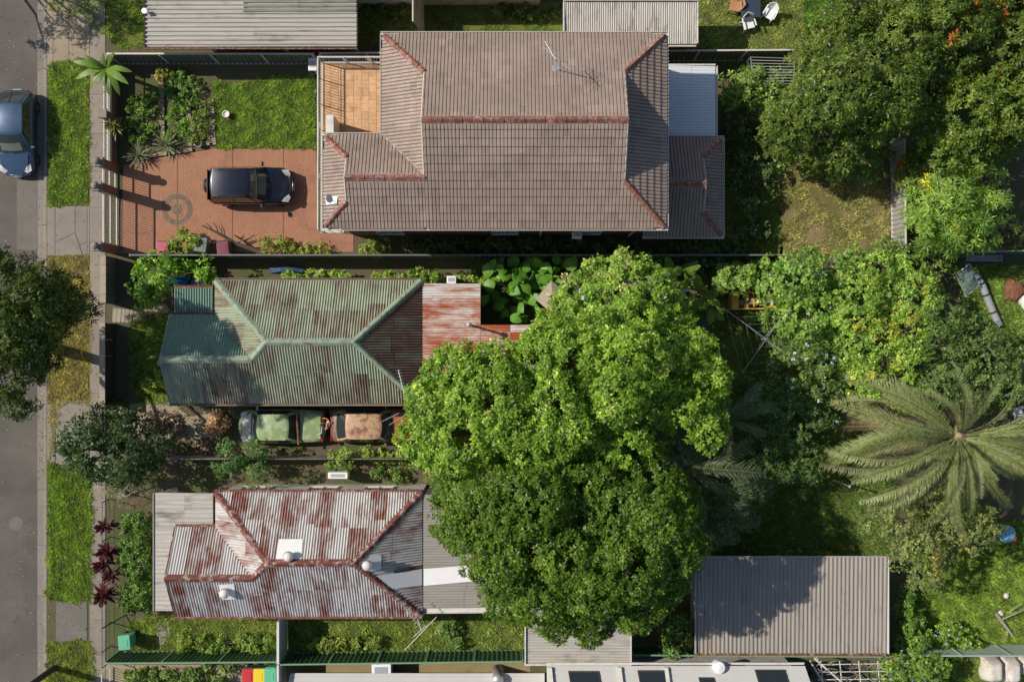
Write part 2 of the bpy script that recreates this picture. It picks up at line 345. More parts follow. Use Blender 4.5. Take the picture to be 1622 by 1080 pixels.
# ---------------------------------------------------------------- ground, road, kerb, paths
def sheet(name, pts, z, mat, k='structure', parent=None):
    """flat polygon sheet from photograph pixels"""
    o = MB().poly([P(x, y) + Vector((0, 0, z)) for x, y in pts[::-1]]).build(name, mat, parent)
    if k and not parent: kind(o, k)
    return o
kind(MB().poly([(-420, -420, -.16), (420, -420, -.16), (420, 420, -.16), (-420, 420, -.16)]).build('ground', 'soil'), 'structure')
XK = PX(73)
kind(MB().span(XK, 300, -300, 300, -.155, 0).build('land', 'soil'), 'structure')
road = kind(MB().poly([(-34, -200, -.12), (PX(58), -200, -.12), (PX(58), 200, -.12), (-34, 200, -.12)]).build('road', 'asphalt'), 'structure')
patch = MB().poly([P(x, y, 0) + Vector((0, 0, -.116)) for x, y in ((25, 405), (25, 285), (57, 285), (57, 405))]).build('road_patch', 'concrete_dark', road)
cv = MB().lathe((PX(24), PY(830), -.118), [(.33, 0), (.33, .012)], 20).build('service_cover', 'concrete_dark', road)
MB().poly([P(x, y, 0) + Vector((0, 0, -.112)) for x, y in ((-40, 1300), (-40, 392), (59, 396), (59, 1300))]).build('road_patch', 'asphalt', road)
kerb = kind(MB().span(PX(57.9), XK, -200, 200, -.15, -.125).build('kerb', 'concrete_dark'), 'structure')
MB().span(PX(59), PX(69), PY(470), PY(440), -.108, -.09).build('drain_grate', 'dark_steel', kerb)
y = -20.0
while y < 20:
    L = 2.4 + .5 * random.random()
    MB().prism([(PX(58), y), (PX(69.5), y), (PX(69.5), y + L - .02), (PX(58), y + L - .02)], -.14, lambda X, Y: -.112 + .02 * (X < -22.6)).build('gutter_slab', 'concrete_grey', kerb, bevel=.008)
    MB().span(PX(69.6), PX(74.5), y, y + L - .02, -.14, .012).build('kerb_stone', 'concrete', kerb, bevel=.02)
    y += L
footpath = kind(sheet('footpath', [(142, -80), (168, -80), (168, 1160), (142, 1160)], .006, 'concrete_dark'), 'structure')
yy = -70
for L in (92, 88, 40, 62, 60, 57, 57, 82, 48, 47, 60, 62, 58, 60, 62, 56, 60, 55, 70, 70, 60):
    x0, x1 = PX(142.5 + random.uniform(-.4, .4)), PX(167)
    MB().span(x0, x1, PY(yy + L - .5), PY(yy), .0, .025 + random.random() * .008).build('paving_slab', 'concrete', footpath, bevel=.006)
    yy += L
# driveway crossings between kerb and footpath: slabs with joints
def crossing(name, mat, cells):
    root = kind(sheet(name, [cells[0][0], cells[0][1], cells[-1][2], cells[-1][3]] if False else [(min(p[0] for c in cells for p in c), min(p[1] for c in cells for p in c)), (max(p[0] for c in cells for p in c), min(p[1] for c in cells for p in c)), (max(p[0] for c in cells for p in c), max(p[1] for c in cells for p in c)), (min(p[0] for c in cells for p in c), max(p[1] for c in cells for p in c))], .004, 'concrete_dark'), 'structure')
    for c in cells: MB().prism([P(*p)[:2] for p in c[::-1]], .0, .02 + random.random() * .004).build('paving_slab', mat, root, bevel=.005)
def q(x0, y0, x1, y1): return [(x0, y0), (x1, y0), (x1, y1), (x0, y1)]
crossing('driveway_crossing', 'concrete_tan', [q(75, -60, 84, 110), q(84.6, -60, 109, 104), q(109.5, -60, 135, 98), q(135.5, -60, 141.8, 98)])
crossing('driveway_crossing', 'concrete_grey', [q(75, 327, 87, 405), [(87.7, 327), (119, 327), (119, 369), (87.7, 384)], [(87.7, 384.6), (119, 369.6), (126, 390), (131, 405), (87.7, 405)], [(119.6, 327), (138, 327), (138, 383), (127, 388), (119.6, 368)], [(127.3, 388.8), (138, 383.8), (138, 405), (132, 405)], q(138.6, 327, 141.8, 405)])
crossing('driveway_crossing', 'concrete_grey', [q(75, 640, 87, 735), q(89, 634, 141.5, 735)])
crossing('driveway_crossing', 'concrete_dark', [q(89, 953, 138, 1022)])
# the brick paved drive of the two-storey house, laid in bays with dark joints
drive = kind(sheet('brick_driveway', [(196, 262), (255, 250), (340, 236), (500, 236), (500, 366), (560, 372), (560, 398), (185, 402)], .004, 'concrete_dark'), 'structure')
for pts in ([(196, 262), (255, 250), (281, 246), (281, 401), (186, 401)], [(282, 246), (340, 236), (368, 236), (368, 400), (282, 400)], [(369, 236), (448.5, 236), (448.5, 400), (369, 400)], [(449.5, 236), (501, 236), (505, 366), (560, 372), (560, 399), (449.5, 400)]):
    MB().prism([P(*p)[:2] for p in pts[::-1]], .0, .022).build('paving_bay', 'brick_paving', drive)
c0 = P(281, 332)
def ring_piece(r0, r1, a0, a1, mat, n=3):
    pts = [(c0.x + r1 * math.cos(a0 + (a1 - a0) * i / n), c0.y + r1 * math.sin(a0 + (a1 - a0) * i / n)) for i in range(n + 1)]
    if r0 > 0: pts += [(c0.x + r0 * math.cos(a1 + (a0 - a1) * i / n), c0.y + r0 * math.sin(a1 + (a0 - a1) * i / n)) for i in range(n + 1)]
    else: pts.append((c0.x, c0.y))
    MB().prism(pts, .01, .027).build('ring_paver', mat, drive)
for i in range(36):
    a = 2 * math.pi * i / 36; ring_piece(.5, .74, a + .01, a + 2 * math.pi / 36 - .01, 'paver_grey')
for i in range(12):
    a = 2 * math.pi * i / 12; ring_piece(0, .26, a + .02, a + 2 * math.pi / 12 - .02, 'paver_grey')
MB().lathe(P(459, 337.5) + Vector((0, 0, .02)), [(.095, 0), (.095, .008)], 14).build('drain_cover', 'dark_steel', drive)

# lawns: the earth sheet and the blades standing on it
RNG = np.random.default_rng(11)
def grass(name, poly, mat, dens, h, c1, c2, z=.006, label=None, bare=.0):
    rg = []
    for i in range(len(poly)):
        a, b = poly[i], poly[(i + 1) % len(poly)]; m = max(1, int(math.hypot(b[0] - a[0], b[1] - a[1]) / 9))
        for k in range(m): f = k / m; rg.append((a[0] + (b[0] - a[0]) * f + RNG.normal(0, 2.4), a[1] + (b[1] - a[1]) * f + RNG.normal(0, 2.4)))
    poly = rg; base = sheet(name + '_ground', poly, z, mat)
    xs = [p[0] for p in poly]; ys = [p[1] for p in poly]
    area = (max(xs) - min(xs)) * (max(ys) - min(ys)) / PXM ** 2; n = int(area * dens)
    px = RNG.uniform(min(xs), max(xs), n); py = RNG.uniform(min(ys), max(ys), n)
    wob = 2.2 * np.sin(px * .31) + 2.2 * np.sin(py * .37 + 1)
    ok = inside(px + wob * .6, py + wob * .6, poly)
    if bare: ok &= (np.sin(px * .09 + 1.3 * np.sin(py * .07)) + np.sin(py * .11 + 2 * np.sin(px * .05)) + RNG.normal(0, .7, n)) > bare * 4 - 2
    px, py = px[ok], py[ok]; n = len(px)
    b = np.stack([(px - 811) / PXM, (540 - py) / PXM, np.full(n, z)], 1)
    a = RNG.uniform(0, 6.283, n); hh = h * RNG.uniform(.5, 1.4, n); lean = RNG.uniform(.2, 1.1, n) * hh
    patchy = .78 + .22 * np.sin(px * .13 + np.sin(py * .09) * 2) * np.sin(py * .12 + 1) + .16 * np.sin(px * .41 + 1.7 * np.sin(py * .23)) * np.sin(py * .37 + 1.3 * np.sin(px * .19))
    hh *= np.clip(patchy, .5, 1.2)
    wv = np.stack([-np.sin(a), np.cos(a), 0 * a], 1) * (.012 + .012 * RNG.random((n, 1)))
    tip = b + np.stack([np.cos(a) * lean, np.sin(a) * lean, hh], 1)
    V = np.stack([b - wv, b + wv, tip], 1).reshape(-1, 3)
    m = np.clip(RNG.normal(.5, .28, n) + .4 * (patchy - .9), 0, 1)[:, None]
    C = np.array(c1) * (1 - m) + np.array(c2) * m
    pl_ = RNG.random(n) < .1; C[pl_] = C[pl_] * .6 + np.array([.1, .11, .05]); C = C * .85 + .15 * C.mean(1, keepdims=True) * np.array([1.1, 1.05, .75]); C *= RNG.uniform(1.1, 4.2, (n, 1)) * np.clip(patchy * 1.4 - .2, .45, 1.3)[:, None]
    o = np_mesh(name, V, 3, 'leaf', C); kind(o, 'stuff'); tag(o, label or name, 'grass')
    return o
G1, G2, GD = (.058, .108, .011), (.165, .21, .03), (.24, .19, .07)
grass('grass', [(76, 100), (110, 96), (141, 92), (143, 325), (78, 325)], 'lawn', 1500, .13, G1, G2, bare=.12, label='bright green verge grass beside the parked blue car')
grass('grass', [(76, 408), (140, 403), (146, 520), (144, 645), (118, 636), (92, 648), (88, 700), (84, 735), (78, 735)], 'lawn_dry', 1300, .09, (.13, .12, .035), GD, label='dry straw coloured verge grass under the street tree')
grass('grass', [(75, 735), (145, 740), (149, 850), (147, 952), (75, 950)], 'lawn_lush', 1700, .15, (.055, .105, .009), (.15, .2, .02), bare=.12, label='thick green verge grass opposite the burgundy shrubs')
grass('grass', [(73, 1018), (148, 1012), (150, 1100), (73, 1100)], 'lawn', 1500, .14, (.065, .095, .012), (.17, .18, .03), label='verge grass around the foot of the power pole')
grass('grass', [(76, -20), (240, -20), (228, 72), (190, 78), (170, 60), (130, 25), (100, 18), (76, 20)], 'lawn', 900, .12, G1, G2, bare=.35, label='patchy grass in front of the long pale shed')
grass('grass', [(338, 132), (500, 122), (500, 236), (345, 236), (338, 200)], 'lawn_lush', 2000, .13, (.06, .11, .012), (.16, .21, .03), label='thick front lawn beside the tiled balcony')
grass('grass', [(205, 512), (225, 495), (270, 500), (262, 570), (270, 640), (225, 640), (205, 600)], 'lawn', 1000, .1, G1, G2, bare=.2, label='small front lawn before the green roofed cottage')
grass('grass', [(1237, 258), (1300, 250), (1405, 262), (1410, 372), (1360, 402), (1237, 402)], 'lawn_worn', 900, .1, (.1, .12, .03), (.24, .2, .07), bare=.4, label='worn half dry back lawn by the pale fence')
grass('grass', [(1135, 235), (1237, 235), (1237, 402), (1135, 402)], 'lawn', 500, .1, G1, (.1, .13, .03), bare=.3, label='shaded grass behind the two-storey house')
grass('grass', [(1100, -30), (1330, -30), (1300, 80), (1100, 80)], 'lawn', 1100, .08, (.08, .12, .025), (.19, .19, .05), label='back lawn under the outdoor table')
grass('grass', [(1268, -30), (1330, -30), (1310, 60), (1280, 50)], 'lawn_lush', 1500, .25, (.05, .12, .01), (.1, .17, .02), z=.01, label='tall lush grass at the edge of the table lawn')
grass('grass', [(245, 975), (840, 975), (840, 1032), (205, 1032), (205, 985)], 'lawn', 1100, .11, G1, (.17, .19, .04), bare=.25, label='side lawn along the green fence below the rusty roof')
grass('grass', [(1440, 850), (1640, 820), (1640, 1035), (1440, 1035)], 'lawn_lush', 1500, .18, (.07, .12, .01), (.16, .21, .025), label='overgrown yellow green grass in the south east yard')
grass('grass', [(1420, 1042), (1640, 1042), (1640, 1110), (1420, 1110)], 'lawn', 900, .12, G1, G2, bare=.15, label='grass around the white boulder')
grass('grass', [(1500, 420), (1640, 420), (1640, 560), (1560, 540)], 'lawn_lush', 1100, .12, G1, (.14, .2, .03), label='back lawn beside the fallen grey pipe')
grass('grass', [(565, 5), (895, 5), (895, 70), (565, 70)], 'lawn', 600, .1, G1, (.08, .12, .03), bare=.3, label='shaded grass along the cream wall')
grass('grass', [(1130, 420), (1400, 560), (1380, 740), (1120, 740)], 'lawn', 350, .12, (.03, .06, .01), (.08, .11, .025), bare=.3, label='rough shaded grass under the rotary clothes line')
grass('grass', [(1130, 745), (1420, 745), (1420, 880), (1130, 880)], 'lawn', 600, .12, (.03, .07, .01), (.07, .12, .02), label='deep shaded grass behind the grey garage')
# bare patches and paths in the middle yard
sheet('path', [(212, 490), (262, 480), (270, 492), (232, 508), (210, 512)], .012, 'concrete_tan')
sheet('path', [(205, 640), (268, 632), (300, 660), (352, 650), (352, 690), (262, 700), (205, 690)], .01, 'concrete_tan')
steps = kind(sheet('garden_steps', [(178, 486), (212, 490), (208, 512), (178, 510)], .008, 'concrete_dark'), 'structure')
for i, (x0, x1) in enumerate(((180, 186.5), (187, 193), (193.6, 199), (199.6, 206), (206.6, 211))):
    MB().prism([P(x, y)[:2] for x, y in ((x0 - 2, 510), (x1 - 2, 511), (x1, 489 + i * .7), (x0, 488 + i * .6))], 0, .03 + .012 * (i % 2)).build('step_stone', 'stone', steps, bevel=.01)
sheet('path', [(248, 984), (268, 984), (268, 1020), (248, 1020)], .011, 'concrete_grey')
sheet('path', [(165, 1052), (440, 1052), (440, 1110), (165, 1110)], .012, 'concrete_tan')
sheet('path', [(455, 1045), (840, 1045), (840, 1110), (455, 1110)], .012, 'concrete_mossy')

# ---------------------------------------------------------------- roofs and walls
def corr(parent, poly, zf, run, mat, pitch=.12, amp=.03, width=.78, name='roof_sheet', rib=False, lap=True):
    """corrugated sheets, each its own mesh, laid over a plan polygon; run: the way the corrugations go"""
    a, b = (1, 0) if run == 'x' else (0, 1)      # a: axis across is y when sheets run along x
    us = [p[a] for p in poly]; u0, u1 = min(us), max(us); n = len(poly)
    def span(u):
        u = min(max(u, u0 + 1e-4), u1 - 1e-4); hit = []
        for i in range(n):
            p, q_ = poly[i], poly[(i + 1) % n]
            if (p[a] <= u) != (q_[a] <= u): hit.append(p[b] + (q_[b] - p[b]) * (u - p[a]) / (q_[a] - p[a]))
        return (min(hit), max(hit)) if len(hit) > 1 else (p[b], p[b])
    w = u0; du = pitch / 4; prof = ([-1, 0, 1, 0] if not rib else [-1, -1, 1, 1])
    while w < u1 - 1e-3:
        e = min(w + width, u1); m = MB(); k0 = int(round((w - u0) / du)); k1 = int(round((e - u0) / du)); V = []; lift = .004 * random.random()
        us_ = [u0 + k * du for k in range(k0, k1 + 1)]; sp_ = [span(u) for u in us_]; LO, HI = min(s[0] for s in sp_), max(s[1] for s in sp_)
        cuts = [(LO - 1, HI + 1, 0.0)]
        if HI - LO > 2.2 and lap:
            c_ = LO + (HI - LO) * (.5 + random.uniform(-.03, .03)); zl_, zh_ = zf(*((LO, us_[0]) if run == 'x' else (us_[0], LO))), zf(*((HI, us_[0]) if run == 'x' else (us_[0], HI)))
            cuts = [(LO - 1, c_ + .03, .012 if zl_ > zh_ else 0), (c_ - .03, HI + 1, .012 if zh_ >= zl_ else 0)]
        for ca, cb, dz in cuts:
            V = []; m = MB()
            for k, u, (lo, hi) in zip(range(k0, k1 + 1), us_, sp_):
                h = amp * prof[k % 4] + lift + dz; lo2, hi2 = min(max(lo, ca), cb), max(min(hi, cb), ca); lo2, hi2 = (lo2, hi2) if hi2 > lo2 else ((lo2 + hi2) / 2,) * 2; lo2 = min(max(lo2, lo), hi); hi2 = min(max(hi2, lo), hi)
                for v in (lo2, hi2):
                    x, y = (v, u) if run == 'x' else (u, v); V.append((x, y, zf(x, y) + h))
            m.add(V, [(2 * i, 2 * i + 1, 2 * i + 3, 2 * i + 2) if run == 'y' else (2 * i, 2 * i + 2, 2 * i + 3, 2 * i + 1) for i in range(k1 - k0)])
            m.build(name, mat, parent)
        w = e
def capping(parent, A, B, mat, w=.17, drop=.1, rise=.05, name='ridge_capping', side=None):
    A, B = Vector(A), Vector(B); d = (B - A).normalized(); s = side or d.cross(Vector((0, 0, 1))).normalized()
    prof = [(-w, -drop), (-w * .35, rise * .4), (0, rise), (w * .35, rise * .4), (w, -drop)]; V = []
    for p in (A, B): V += [p + s * x + Vector((0, 0, z)) for x, z in prof]
    fs = [(i, i + 1, 6 + i, 5 + i) for i in range(4)] + [(0, 1, 2, 3, 4), (9, 8, 7, 6, 5)]
    return MB().add(V, fs).build(name, mat, parent)
def cap_run(parent, A, B, mat='ridge_cap', L=.42, w=.15):
    A, B = Vector(A), Vector(B); n = max(1, round((B - A).length / L))
    for i in range(n):
        a = A.lerp(B, i / n); b = A.lerp(B, (i + .97) / n); up = Vector((0, 0, .012 * (i % 2)))
        capping(parent, a + up, b + up + Vector((0, 0, .012)), mat, w, .09, .075, 'ridge_cap')
    capping(parent, A - Vector((0, 0, .03)), B - Vector((0, 0, .03)), 'mortar', w + .05, .11, .02, 'mortar_bed')
def gutter(parent, A, B, out, mat, depth=.1, wdt=.11):
    """open channel along an eave; out: plan direction away from the house"""
    A, B, o = Vector(A), Vector(B), Vector((out[0], out[1], 0)); t_ = .022; m = MB()
    def bar(a, b, d0, d1, z0, z1):
        V = [p + o * d + Vector((0, 0, z)) for p in (a, b) for d, z in ((d0, z0), (d1, z0), (d1, z1), (d0, z1))]
        m.add(V, [(0, 1, 2, 3), (7, 6, 5, 4), (0, 4, 5, 1), (1, 5, 6, 2), (2, 6, 7, 3), (3, 7, 4, 0)])
    bar(A, B, wdt - t_, wdt, -depth, .0); bar(A, B, 0.0, wdt - t_, -depth, -depth + .02)
    return m.build('gutter', mat, parent)
def wallbox(parent, x0, x1, y0, y1, z0, z1, mat_ns, mat_ew, name='wall'):
    for nm, pts, mt in (('s', [(x0, y0), (x1, y0)], mat_ns), ('n', [(x1, y1), (x0, y1)], mat_ns), ('e', [(x1, y0), (x1, y1)], mat_ew), ('w', [(x0, y1), (x0, y0)], mat_ew)):
        (ax, ay), (bx, by) = pts; dx, dy = bx - ax, by - ay; L = math.hypot(dx, dy); nx, ny = dy / L, -dx / L; e = .0 if nm in 'sn' else .151
        ax2, ay2, bx2, by2 = ax + dx / L * e, ay + dy / L * e, bx - dx / L * e, by - dy / L * e
        MB().prism([(ax2, ay2), (bx2, by2), (bx2 - nx * .15, by2 - ny * .15), (ax2 - nx * .15, ay2 - ny * .15)], z0, z1).build(name, mt, parent)
def window(parent, c, w, h, axis, out, name='window', frame='white_paint', awning=None):
    """axis 'x': in a wall running east-west; out = +1/-1 outward sign"""
    def bx(mb, u, z, du, dz, d, off):
        cc = (c[0] + u, c[1] + out * off, c[2] + z) if axis == 'x' else (c[0] + out * off, c[1] + u, c[2] + z)
        mb.box(cc, (du, d, dz) if axis == 'x' else (d, du, dz))
    f = MB()
    for u in (-w / 2, 0, w / 2): bx(f, u, 0, .05, h, .06, .02)
    for z in (-h / 2, h / 2): bx(f, 0, z, w + .05, .05, .07, .022)
    o = f.build(name, frame, parent)
    g = MB(); bx(g, 0, 0, w, h, .02, .008); g.build('pane', 'glass', o)
    s = MB(); bx(s, 0, -h / 2 - .06, w + .1, .04, .07, .035); s.build('sill', frame, o)
    return o
def bisect_poly(o, poly):
    """trim a mesh to a plan polygon given counter-clockwise"""
    bm = bmesh.new(); bm.from_mesh(o.data); n = len(poly)
    for i in range(n):
        a, b = Vector(poly[i]), Vector(poly[(i + 1) % n]); d = b - a; nrm = Vector((d.y, -d.x, 0)).normalized()
        bmesh.ops.bisect_plane(bm, geom=bm.verts[:] + bm.edges[:] + bm.faces[:], plane_co=(a.x, a.y, 0), plane_no=nrm, clear_outer=True)
    bm.to_mesh(o.data); bm.free(); o.data.update()
# one tile: two pans with grooves, a raised leading edge
TW, TV = .30, .36
prof = [(0, -.012), (.026, .034), (.126, .034), (.15, -.012), (.176, .034), (.276, .034), (.30, -.012)]
tv, tf = [], []
for u, h in prof: tv += [(u, -.03, h + .02), (u, TV + .01, h - .032), (u, -.025, h - .05)]
for i in range(6): a, b = 3 * i, 3 * i + 3; tf += [(a, b, b + 1, a + 1), (a + 2, b + 2, b, a)]
tile_mesh = bpy.data.meshes.new('tile'); tile_mesh.from_pydata(tv, [], tf); tile_mesh.update(); tile_mesh.materials.append(MATS['roof_tile'])
def tile_slope(roof, polys, zf, up, stuff, budget):
    """up: plan unit vector pointing up the slope; poly counter-clockwise"""
    polys = polys if isinstance(polys[0], list) else [polys]
    v2 = Vector((up[0], up[1])); u2 = Vector((v2.y, -v2.x)); poly = [Vector(p[:2]) for pl in polys for p in pl]
    z0 = zf(0, 0); slope = zf(v2.x, v2.y) - z0; c = 1 / math.sqrt(1 + slope * slope)
    v3 = Vector((v2.x, v2.y, slope)) * c; u3 = Vector((u2.x, u2.y, 0)); n3 = u3.cross(v3)
    us = [p.dot(u2) for p in poly]; vs_ = [p.dot(v2) for p in poly]; dv_ = TV * c
    nu = int((max(us) - min(us)) / TW) + 2; nv = int((max(vs_) - min(vs_)) / dv_) + 2; full = []; parts = [MB() for _ in polys]; G5 = [(a_, b_) for a_ in (.004, .075, .15, .225, TW - .004) for b_ in (.004, dv_ * .25, dv_ * .5, dv_ * .75, dv_ - .004)]
    for j in range(nv):
        for i in range(nu):
            a, b = min(us) + i * TW, min(vs_) + j * dv_
            pts = [u2 * (a + du) + v2 * (b + dw) for du, dw in G5]; pxx, pyy = np.array([p.x for p in pts]), np.array([p.y for p in pts])
            inn = [inside(pxx, pyy, pl) for pl in polys]; k = int(np.any(inn, 0).sum())
            if not k: continue
            o2 = u2 * a + v2 * b; M_ = Matrix.Translation((o2.x, o2.y, zf(o2.x, o2.y))) @ Matrix((( *u3, 0), (*v3, 0), (*n3, 0), (0, 0, 0, 1))).transposed().to_4x4()
            M_ = M_ @ Matrix.Translation((0, 0, random.uniform(0, .006))) @ Matrix.Rotation(random.uniform(-.008, .008), 4, 'X') @ Matrix.Rotation(random.uniform(-.004, .004), 4, 'Z')
            if k == 25: full.append(M_)
            else: [parts[i_].add([M_ @ Vector(v) for v in tv], tf) for i_ in range(len(polys)) if inn[i_].any()]
    for M_ in full[:budget]:
        o = link(bpy.data.objects.new('tile', tile_mesh)); o.matrix_basis = M_; o.parent = roof
    for M_ in full[budget:]: stuff.add([M_ @ Vector(v) for v in tv], tf)
    for part, pl in zip(parts, polys):
        if part.V: o = part.build('cut_tiles', 'roof_tile', roof); bisect_poly(o, pl); kind(o, 'stuff')
    # boarding beneath the tiles
    for pl in polys: MB().poly([(p[0], p[1], zf(p[0], p[1]) - .07) for p in pl]).build('underlay', 'dark_timber', roof)

# ---- two-storey tiled house -------------------------------------------------
ZE, K = 6.0, .55
xW, xE, yN, yS = PX(606, ZE), PX(1055, ZE), PY(54, ZE), PY(361, ZE); xWW, yWN = PX(514, ZE), PY(214, ZE)
ym = (yN + yS) / 2; g = 1.85; gw = 1.02; ywm = (yWN + yS) / 2; hw = (yWN - yS) / 2; zr = ZE + K * (yN - ym); zwr = ZE + K * hw
house = thing('two_storey_house', 'two-storey brick house with brown tiled roof and red ridge caps', 'house', ((xW + xE) / 2, ym, 0))
wallbox(house, xW + .45, xE - .3, yS + .28, yN - .4, 0, ZE - .05, 'brick_wall', 'brick_wall_side')
wallbox(house, xWW + .35, xW + .449, yS + .283, yWN - .35, 0, ZE - .06, 'brick_wall', 'brick_wall_side')
MB().span(xW + .1, xE - .05, yS + .05, yN - .05, ZE - .1, ZE - .06).build('soffit', 'fascia_cream', house)
MB().span(xWW + .05, xW + .099, yS + .053, yWN - .05, ZE - .098, ZE - .062).build('soffit', 'fascia_cream', house)
roof = adopt(link(bpy.data.objects.new('roof', None)), house); stuff = MB()
zS = lambda x, y: ZE + K * (y - yS)
zN = lambda x, y: ZE + K * (yN - y)
zE_ = lambda x, y: ZE + K * (xE - x)
zW_ = lambda x, y: ZE + K * (x - xW)
zWN = lambda x, y: ZE + K * (yWN - y)
zWW = lambda x, y: ZE + K * (x - xWW)
gx0, gx1 = xW + g, xE - g
tile_slope(roof, [[(gx0, yS), (xE, yS), (gx1, yS + g), (gx0, yS + g)], [(gx0, yS + g), (gx1, yS + g), (gx1, ym), (gx0, ym)]], zS, (0, 1), stuff, 225)
tile_slope(roof, [[(xWW, yS), (gx0, yS), (gx0, yS + gw), (xWW + gw, yS + gw)], [(xWW + gw, yS + gw), (gx0, yS + gw), (gx0, ywm), (xWW + gw, ywm)]], zS, (0, 1), stuff, 40)
tile_slope(roof, [[(xE, yN), (xW, yN), (gx0, yN - g), (gx1, yN - g)], [(gx1, yN - g), (gx0, yN - g), (gx0, ym), (gx1, ym)]], zN, (0, -1), stuff, 35)
tile_slope(roof, [(xE, yS), (xE, yN), (gx1, yN - g), (gx1, yS + g)], zE_, (-1, 0), stuff, 0)
tile_slope(roof, [(xW, yN), (xW, yWN), (gx0, yWN - g), (gx0, yN - g)], zW_, (1, 0), stuff, 0)
tile_slope(roof, [[(xW, yWN), (xWW, yWN), (xWW + gw, yWN - gw), (xW + gw, yWN - gw)], [(xW + gw, yWN - gw), (xWW + gw, yWN - gw), (xWW + gw, ywm), (xW + yWN - ywm, ywm)]], zWN, (0, -1), stuff, 0)
tile_slope(roof, [(xWW, yWN), (xWW, yS), (xWW + gw, yS + gw), (xWW + gw, yWN - gw)], zWW, (1, 0), stuff, 0)
kind(stuff.build('roof_tiles', 'roof_tile', roof), 'stuff')
def gable(parent, x, ya, yb, zb, ypk, zpk, mat='fascia_cream', sgn=1):
    MB().add([(x, ya, zb), (x, yb, zb), (x, ypk, zpk), (x - .08 * sgn, ya, zb), (x - .08 * sgn, yb, zb), (x - .08 * sgn, ypk, zpk)], [(0, 1, 2), (5, 4, 3), (0, 3, 4, 1), (1, 4, 5, 2), (2, 5, 3, 0)]).build('gable_wall', mat, parent)
gable(roof, gx1 - .02, yS + g, yN - g, ZE + K * g - .05, ym, zr - .03)
gable(roof, gx0 + .02, yS + g, yN - g, ZE + K * g - .05, ym, zr - .03, sgn=-1)
gable(roof, xWW + gw + .02, yS + gw, yWN - gw, ZE + K * gw - .05, ywm, zwr - .03, sgn=-1)
cap_run(roof, (gx0 - .02, ym, zr + .03), (gx1 + .02, ym, zr + .03)); cap_run(roof, (xWW + gw, ywm, zwr + .03), (gx0 + .05, ywm, zwr + .03))
cap_run(roof, (xE - .05, yN - .05, ZE + .06), (gx1, yN - g, ZE + K * g + .05)); cap_run(roof, (xE - .05, yS + .05, ZE + .06), (gx1, yS + g, ZE + K * g + .05))
cap_run(roof, (xW + .05, yN - .05, ZE + .06), (gx0, yN - g, ZE + K * g + .05))
cap_run(roof, (xWW + .05, yN * 0 + yWN - .05, ZE + .06), (xWW + gw, yWN - gw, ZE + K * gw + .05)); cap_run(roof, (xWW + .05, yS + .05, ZE + .06), (xWW + gw, yS + gw, ZE + K * gw + .05))
for x, ya, yb, zb in ((gx1, yN - g, ym, 0), (gx1, yS + g, ym, 0), (gx0, yN - g, ym, 0), (gx0, ywm + .1, ym, 1)):
    za = ZE + K * abs((yN if ya > ym else yS) - ya)
    capping(roof, (x, ya, za + .02), (x, ym, zr + .02), 'mortar', .05, .03, .03, 'verge_trim')
for ya in (yWN - gw, yS + gw): capping(roof, (xWW + gw, ya, ZE + K * gw + .02), (xWW + gw, ywm, zwr + .02), 'mortar', .05, .03, .03, 'verge_trim')
capping(roof, (xW, yWN, ZE + .02), (gx0, yWN - g, ZE + K * g + .02), 'mortar', .06, .02, .02, 'valley_flashing')
zg = ZE - .02
for A, B, o in (((xWW - .1, yS, zg), (xE + .1, yS, zg), (0, -1)), ((xE, yS, zg), (xE, yN, zg), (1, 0)), ((xW - .1, yN, zg), (xE + .1, yN, zg), (0, 1)), ((xW, yWN + .11, zg), (xW, yN, zg), (-1, 0)), ((xWW - .1, yWN, zg), (xW, yWN, zg), (0, 1)), ((xWW, yS, zg), (xWW, yWN, zg), (-1, 0))):
    gutter(house, A, B, o, 'gutter_paint')
for x in (PX(860, 2), PX(1005, 2)): MB().tube([(x, yS - .04, ZE - .1), (x - .1, yS + .2, ZE - .5), (x - .1, yS + .2, .1)], .045, 8).build('downpipe', 'white_paint', house)
for x, w in ((PX(605, 3), 1.2), (PX(880, 3), 1.1), (PX(960, 3), 1.6)):
    o = window(house, (x, yS + .28, 4.6), w, 1.1, 'x', -1)
    MB().box((x, yS + .12, 5.28), (w + .2, .3, .05)).build('awning', 'white_paint', o)
for x in (PX(620, 1), PX(800, 1), PX(930, 1)): window(house, (x, yS + .28, 1.5), 1.2, 1.1, 'x', -1)
for y_ in (ym + 1.6, ym - .2): window(house, (xW + .45, y_ + 1, 4.3), 1.4, 1.5, 'y', -1)
window(house, (xWW + .35, ywm, 4.5), 1.8, 1.2, 'y', -1); window(house, (xWW + .35, ywm, 1.5), 1.8, 1.2, 'y', -1)
# balcony at first-floor level
bx0, bx1, by0, by1, bz = PX(512, 3.0), xW + .44, yWN - .34, PY(101, 3.0), 3.0
by1 = PY(102, bz)
bal = MB().span(bx0 - .12, bx1, by0, by1 + .12, bz - .25, bz - .03).build('balcony', 'fascia_cream', house)
MB().span(bx0 - .02, bx1 - .02, by0 + .02, by1 + .02, bz - .03, bz - .006).build('grout_bed', 'grout', bal)
MB().span(bx0 - .12, xWW + .348, yS + .1, by0 - .005, bz - .25, bz - .006).build('balcony_walk', 'fascia_cream', bal)
nx = 10; tw_ = (bx1 - bx0 - .05) / nx; ty = .355
for i in range(nx):
    yv = by0 + .03 - (i % 2) * ty / 2
    while yv < by1 - .02:
        a, b = max(yv, by0 + .02), min(yv + ty - .012, by1)
        if b - a > .04: MB().span(bx0 + i * tw_, bx0 + (i + 1) * tw_ - .012, a, b, bz - .01, bz + .004 + random.random() * .003).build('floor_tile', 'terracotta', bal)
        yv += ty
